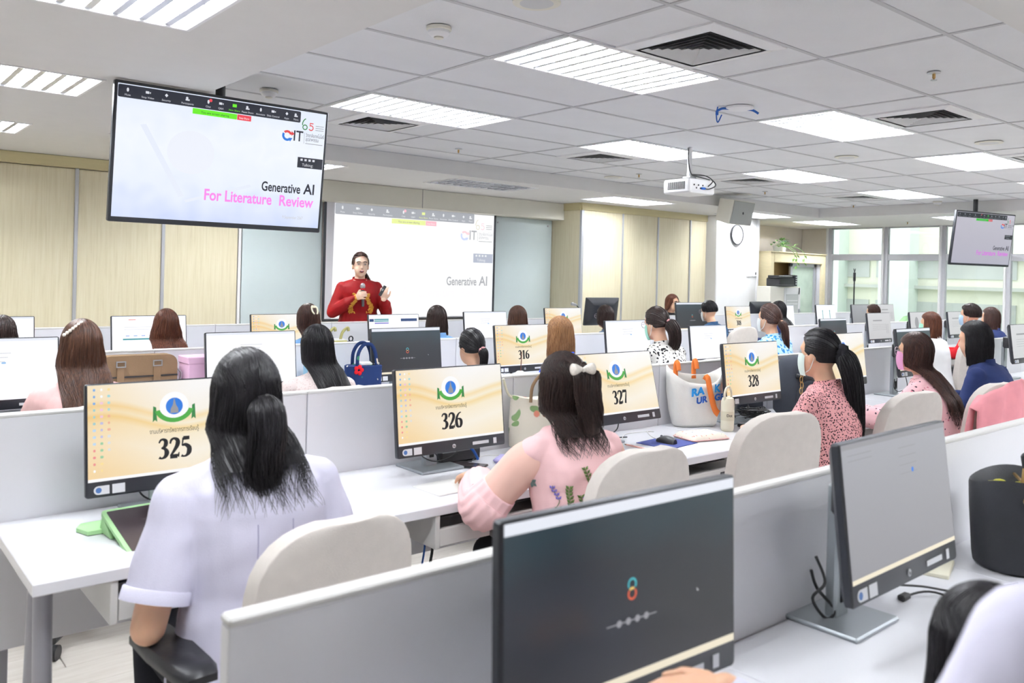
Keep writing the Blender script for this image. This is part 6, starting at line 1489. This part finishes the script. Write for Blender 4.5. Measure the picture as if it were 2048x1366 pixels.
t = thing('power_box', 'black adapter box with blue cable behind the 326 stand', 'adapter', (-.5,.72,.75)); MB().box((0,0,.03), (.22,.08,.06), .01).build('box', 'black_pl', t); MB().tube(catmull([(.03,-.04,.07),(.05,-.06,.05),(.07,-.07,.01)]), .006, 6).build('blue_cable', 'cable_blue', t)
for k, (x, m_) in enumerate(((-.86,'cable_blk'), (-.78,'cable_blue'), (-.74,'cable_blk'))):
    t = thing('hanging_cable', ['thin black', 'blue', 'thick black'][k] + ' cable hanging below the desk tray by the pink sleeve', 'cable', (x, .5, 0)); MB().tube(catmull([(0,.1,.7),(.01,.05,.5),(-.01,.05,.3),(.0,.0,.02)]), .004+.002*(k == 2), 6).build('wire', m_, t, smooth=True)
t = thing('power_brick', 'black power brick hanging under the desk', 'adapter', (-.72,.45,0)); MB().box((0,0,.06), (.06,.08,.12), .015).build('box', 'black_pl', t)
# ---- row three
t = thing('briefcase', 'brown fabric briefcase with two flap straps standing on desk', 'bag', (-1.30,2.60,.75), 0)
b = MB(); b.prism([(p[0], p[1]+.165) for p in rrect(.40,.33,.05,5)], (0,.04,0), (1,0,0), (0,0,1), .08); b.build('case_body', 'brown_leather', t, smooth=35); MB().box((0,-.043,.215), (.40,.006,.008)).build('zip', 'ink', t)
for x in (-.10,.09):
    MB().box((x,-.044,.19), (.04,.006,.17), .002).build('flap_strap', 'brown_leather', t); q = MB()
    for (cx, cz, w_, h_) in ((0,.014,.05,.006),(0,-.014,.05,.006),(-.022,0,.006,.03),(.022,0,.006,.03)): q.box((x+cx,-.05,.285+cz), (w_,.006,h_), .001)
    q.build('buckle', 'steel', t)
MB().tube(catmull([(.2,-.02,.25),(.225,-.03,.22),(.215,-.03,.17)]), .006, 6).build('side_clip', 'steel', t)
t = thing('storage_box', 'pink box with lid right of the brown briefcase', 'box', (-.965,2.56,.75)); MB().box((0,0,.14), (.2,.16,.28), .004).build('box', 'pink_box', t); MB().box((0,0,.295), (.21,.17,.04), .004).build('lid', 'pink_box', t)
t = thing('folded_cloth', 'light blue folded cloth behind the lace top', 'cloth', (-.14,2.60,.75)); b = MB(); b.prism([(-.15,0),(.13,0),(.06,.2),(-.1,.27),(-.15,.22)], (0,.05,0), (1,0,0), (0,0,1), .09); b.build('cloth', 'sky_cloth', t)
t = thing('floral_tote', 'navy floral tote with looped handles left of dark monitor', 'bag', (.02,2.44,.75), math.radians(-8))
b = MB(); rings = [[V(w_*abs(math.cos(a))**.6*(1 if math.cos(a) > 0 else -1), d_*abs(math.sin(a))**.6*(1 if math.sin(a) > 0 else -1), z) for a in [2*PI*k/28 for k in range(28)]] for z, w_, d_ in ((0,.1,.06),(.01,.112,.07),(.22,.118,.07),(.225,.11,.062))]
b.loft(rings); b.build('bag_body', 'navy_floral', t, smooth=50)
for y in (-.05,.04): strap([(-.06,y,.22),(-.055,y,.30),(-.02,y,.355),(.03,y,.355),(.06,y,.30),(.07,y,.22)], .022, 'navy_floral', t)
MB().box((.03,0,.232), (.13,.08,.02), .006).build('tissue', 'paper', t)
fb_ = MB(); [fb_.ell((-.06+.02*math.cos(k*1.26), -.075, .2+.02*math.sin(k*1.26)), (.014,.006,.014)) for k in range(5)]; fb_.build('red_flower', 'c_redplain', t, smooth=True)
t = thing('iced_drink', 'clear cup with straw beside the 316 screen', 'cup', (1.27,2.36,.75)); MB().lathe((0,0,0), [(.028,0),(.038,.1),(.04,.1),(.03,.002)], 24, caps=False).build('cup', 'clear', t, smooth=True); MB().lathe((0,0,.1), [(.041,0),(.041,.01),(.02,.025)], 24).build('lid', 'paper', t, smooth=40); MB().lathe((0,0,0), [(.027,.002),(.034,.07)], 20).build('drink', 'iced', t); MB().cyl((0,0,.02),(.02,.01,.26), .0035, n=8).build('straw', 'straw_brown', t)
t = thing('black_bag', 'black quilted bag with white cord at the left edge', 'bag', (-1.96,2.28,.75)); MB().box((0,0,.06), (.28,.14,.12), .03).build('bag_body', 'bag_black', t, smooth=60); MB().tube(catmull([(-.05,-.075,.08),(.02,-.085,.1),(.08,-.085,.06),(.04,-.085,.02),(-.04,-.08,.05)]), .004, 6).build('cord', 'cable_white', t)
q = MB(); [q.ell((-.1+.018*math.cos(k*1.26), -.08, .1+.018*math.sin(k*1.26)), (.013,.006,.013)) for k in range(5)]; q.build('flower_charm', 'scrunchie_pink', t, smooth=True)
# ---- row four
t = thing('gift_bag', 'olive paper bag with twin handles beside the claw clip hair', 'bag', (.87,4.42,.75)); MB().box((0,0,.1), (.2,.1,.2), .004).build('bag_body', 'olive_paper', t); MB().box((0,.0,.205), (.17,.08,.01)).build('tissue', 'paper', t)
for x in (-.07,.06): strap([(x-.02,-.03,.2),(x+.0,-.03,.27),(x+.05,-.03,.31),(x+.06,-.03,.28)], .026, 'olive_paper', t)
t = thing('drink_bottle', 'black bottle with ring cap beside the olive bag', 'bottle', (1.02,4.40,.75)); MB().lathe((0,0,0), [(.035,0),(.037,.01),(.037,.17),(.03,.19)], 20).build('body', 'black_pl', t, smooth=40); MB().tube([V(.02*math.cos(a),0,.21+.022*math.sin(a)) for a in [2*PI*i/16 for i in range(17)]], .006, 6, caps=False).build('ring', 'black_pl', t, smooth=True)
# figurines, far right; lamp stand by window
t = thing('figurine', 'small white figurines on desk before the text page monitor', 'figurine', (7.25,2.2,.75)); 
for x in (-.05,.03): MB().lathe((x,0,0), [(.03,0),(.035,.05),(.02,.1),(.03,.14),(.01,.18)], 14).build('figure', 'gloss_white', t, smooth=True)
t = thing('tripod_pole', 'thin black pole with a clip standing before the windows', 'stand', (11.35,5.15,0)); MB().cyl((0,0,0),(0,0,1.75), .012, n=8).build('pole', 'black_pl', t); MB().cyl((0,0,1.6),(0,0,1.75), .022, n=10).build('clip', 'black_pl', t); MB().lathe((0,0,0), [(.14,0),(.14,.01),(.02,.03)], 16).build('base', 'black_pl', t)
MB().tube([(-.03,0,1.82),(0,0,1.75),(.03,0,1.82)], .007, 6).build('fork', 'black_pl', t)
# bits on people: pearl clip, claw clip
t = thing('pearl_hair_clip', 'row of pearls clipped in the long brown hair', 'hair clip', (-1.80,1.80,1.30))
for k in range(7): MB().ell((-.045+.012*k, -.035+.004*k, -.035+.0085*k), (.008,)*3, 10, 8).build('pearl', 'pearl', t, smooth=True)
t = thing('claw_clip', 'pale claw clip on the crown of very long brown hair', 'hair clip', (.24,3.60,1.285))
for sg in (-1,1): MB().tube(catmull([(sg*.004,0,.01),(sg*.02,-.02,.0),(sg*.022,-.04,-.03),(sg*.01,-.055,-.05)]), .006, 6).build('jaw', 'cream_band', t, smooth=True)
MB().box((0,-.02,.0), (.04,.012,.012), .004).build('spring', 'cream_band', t)
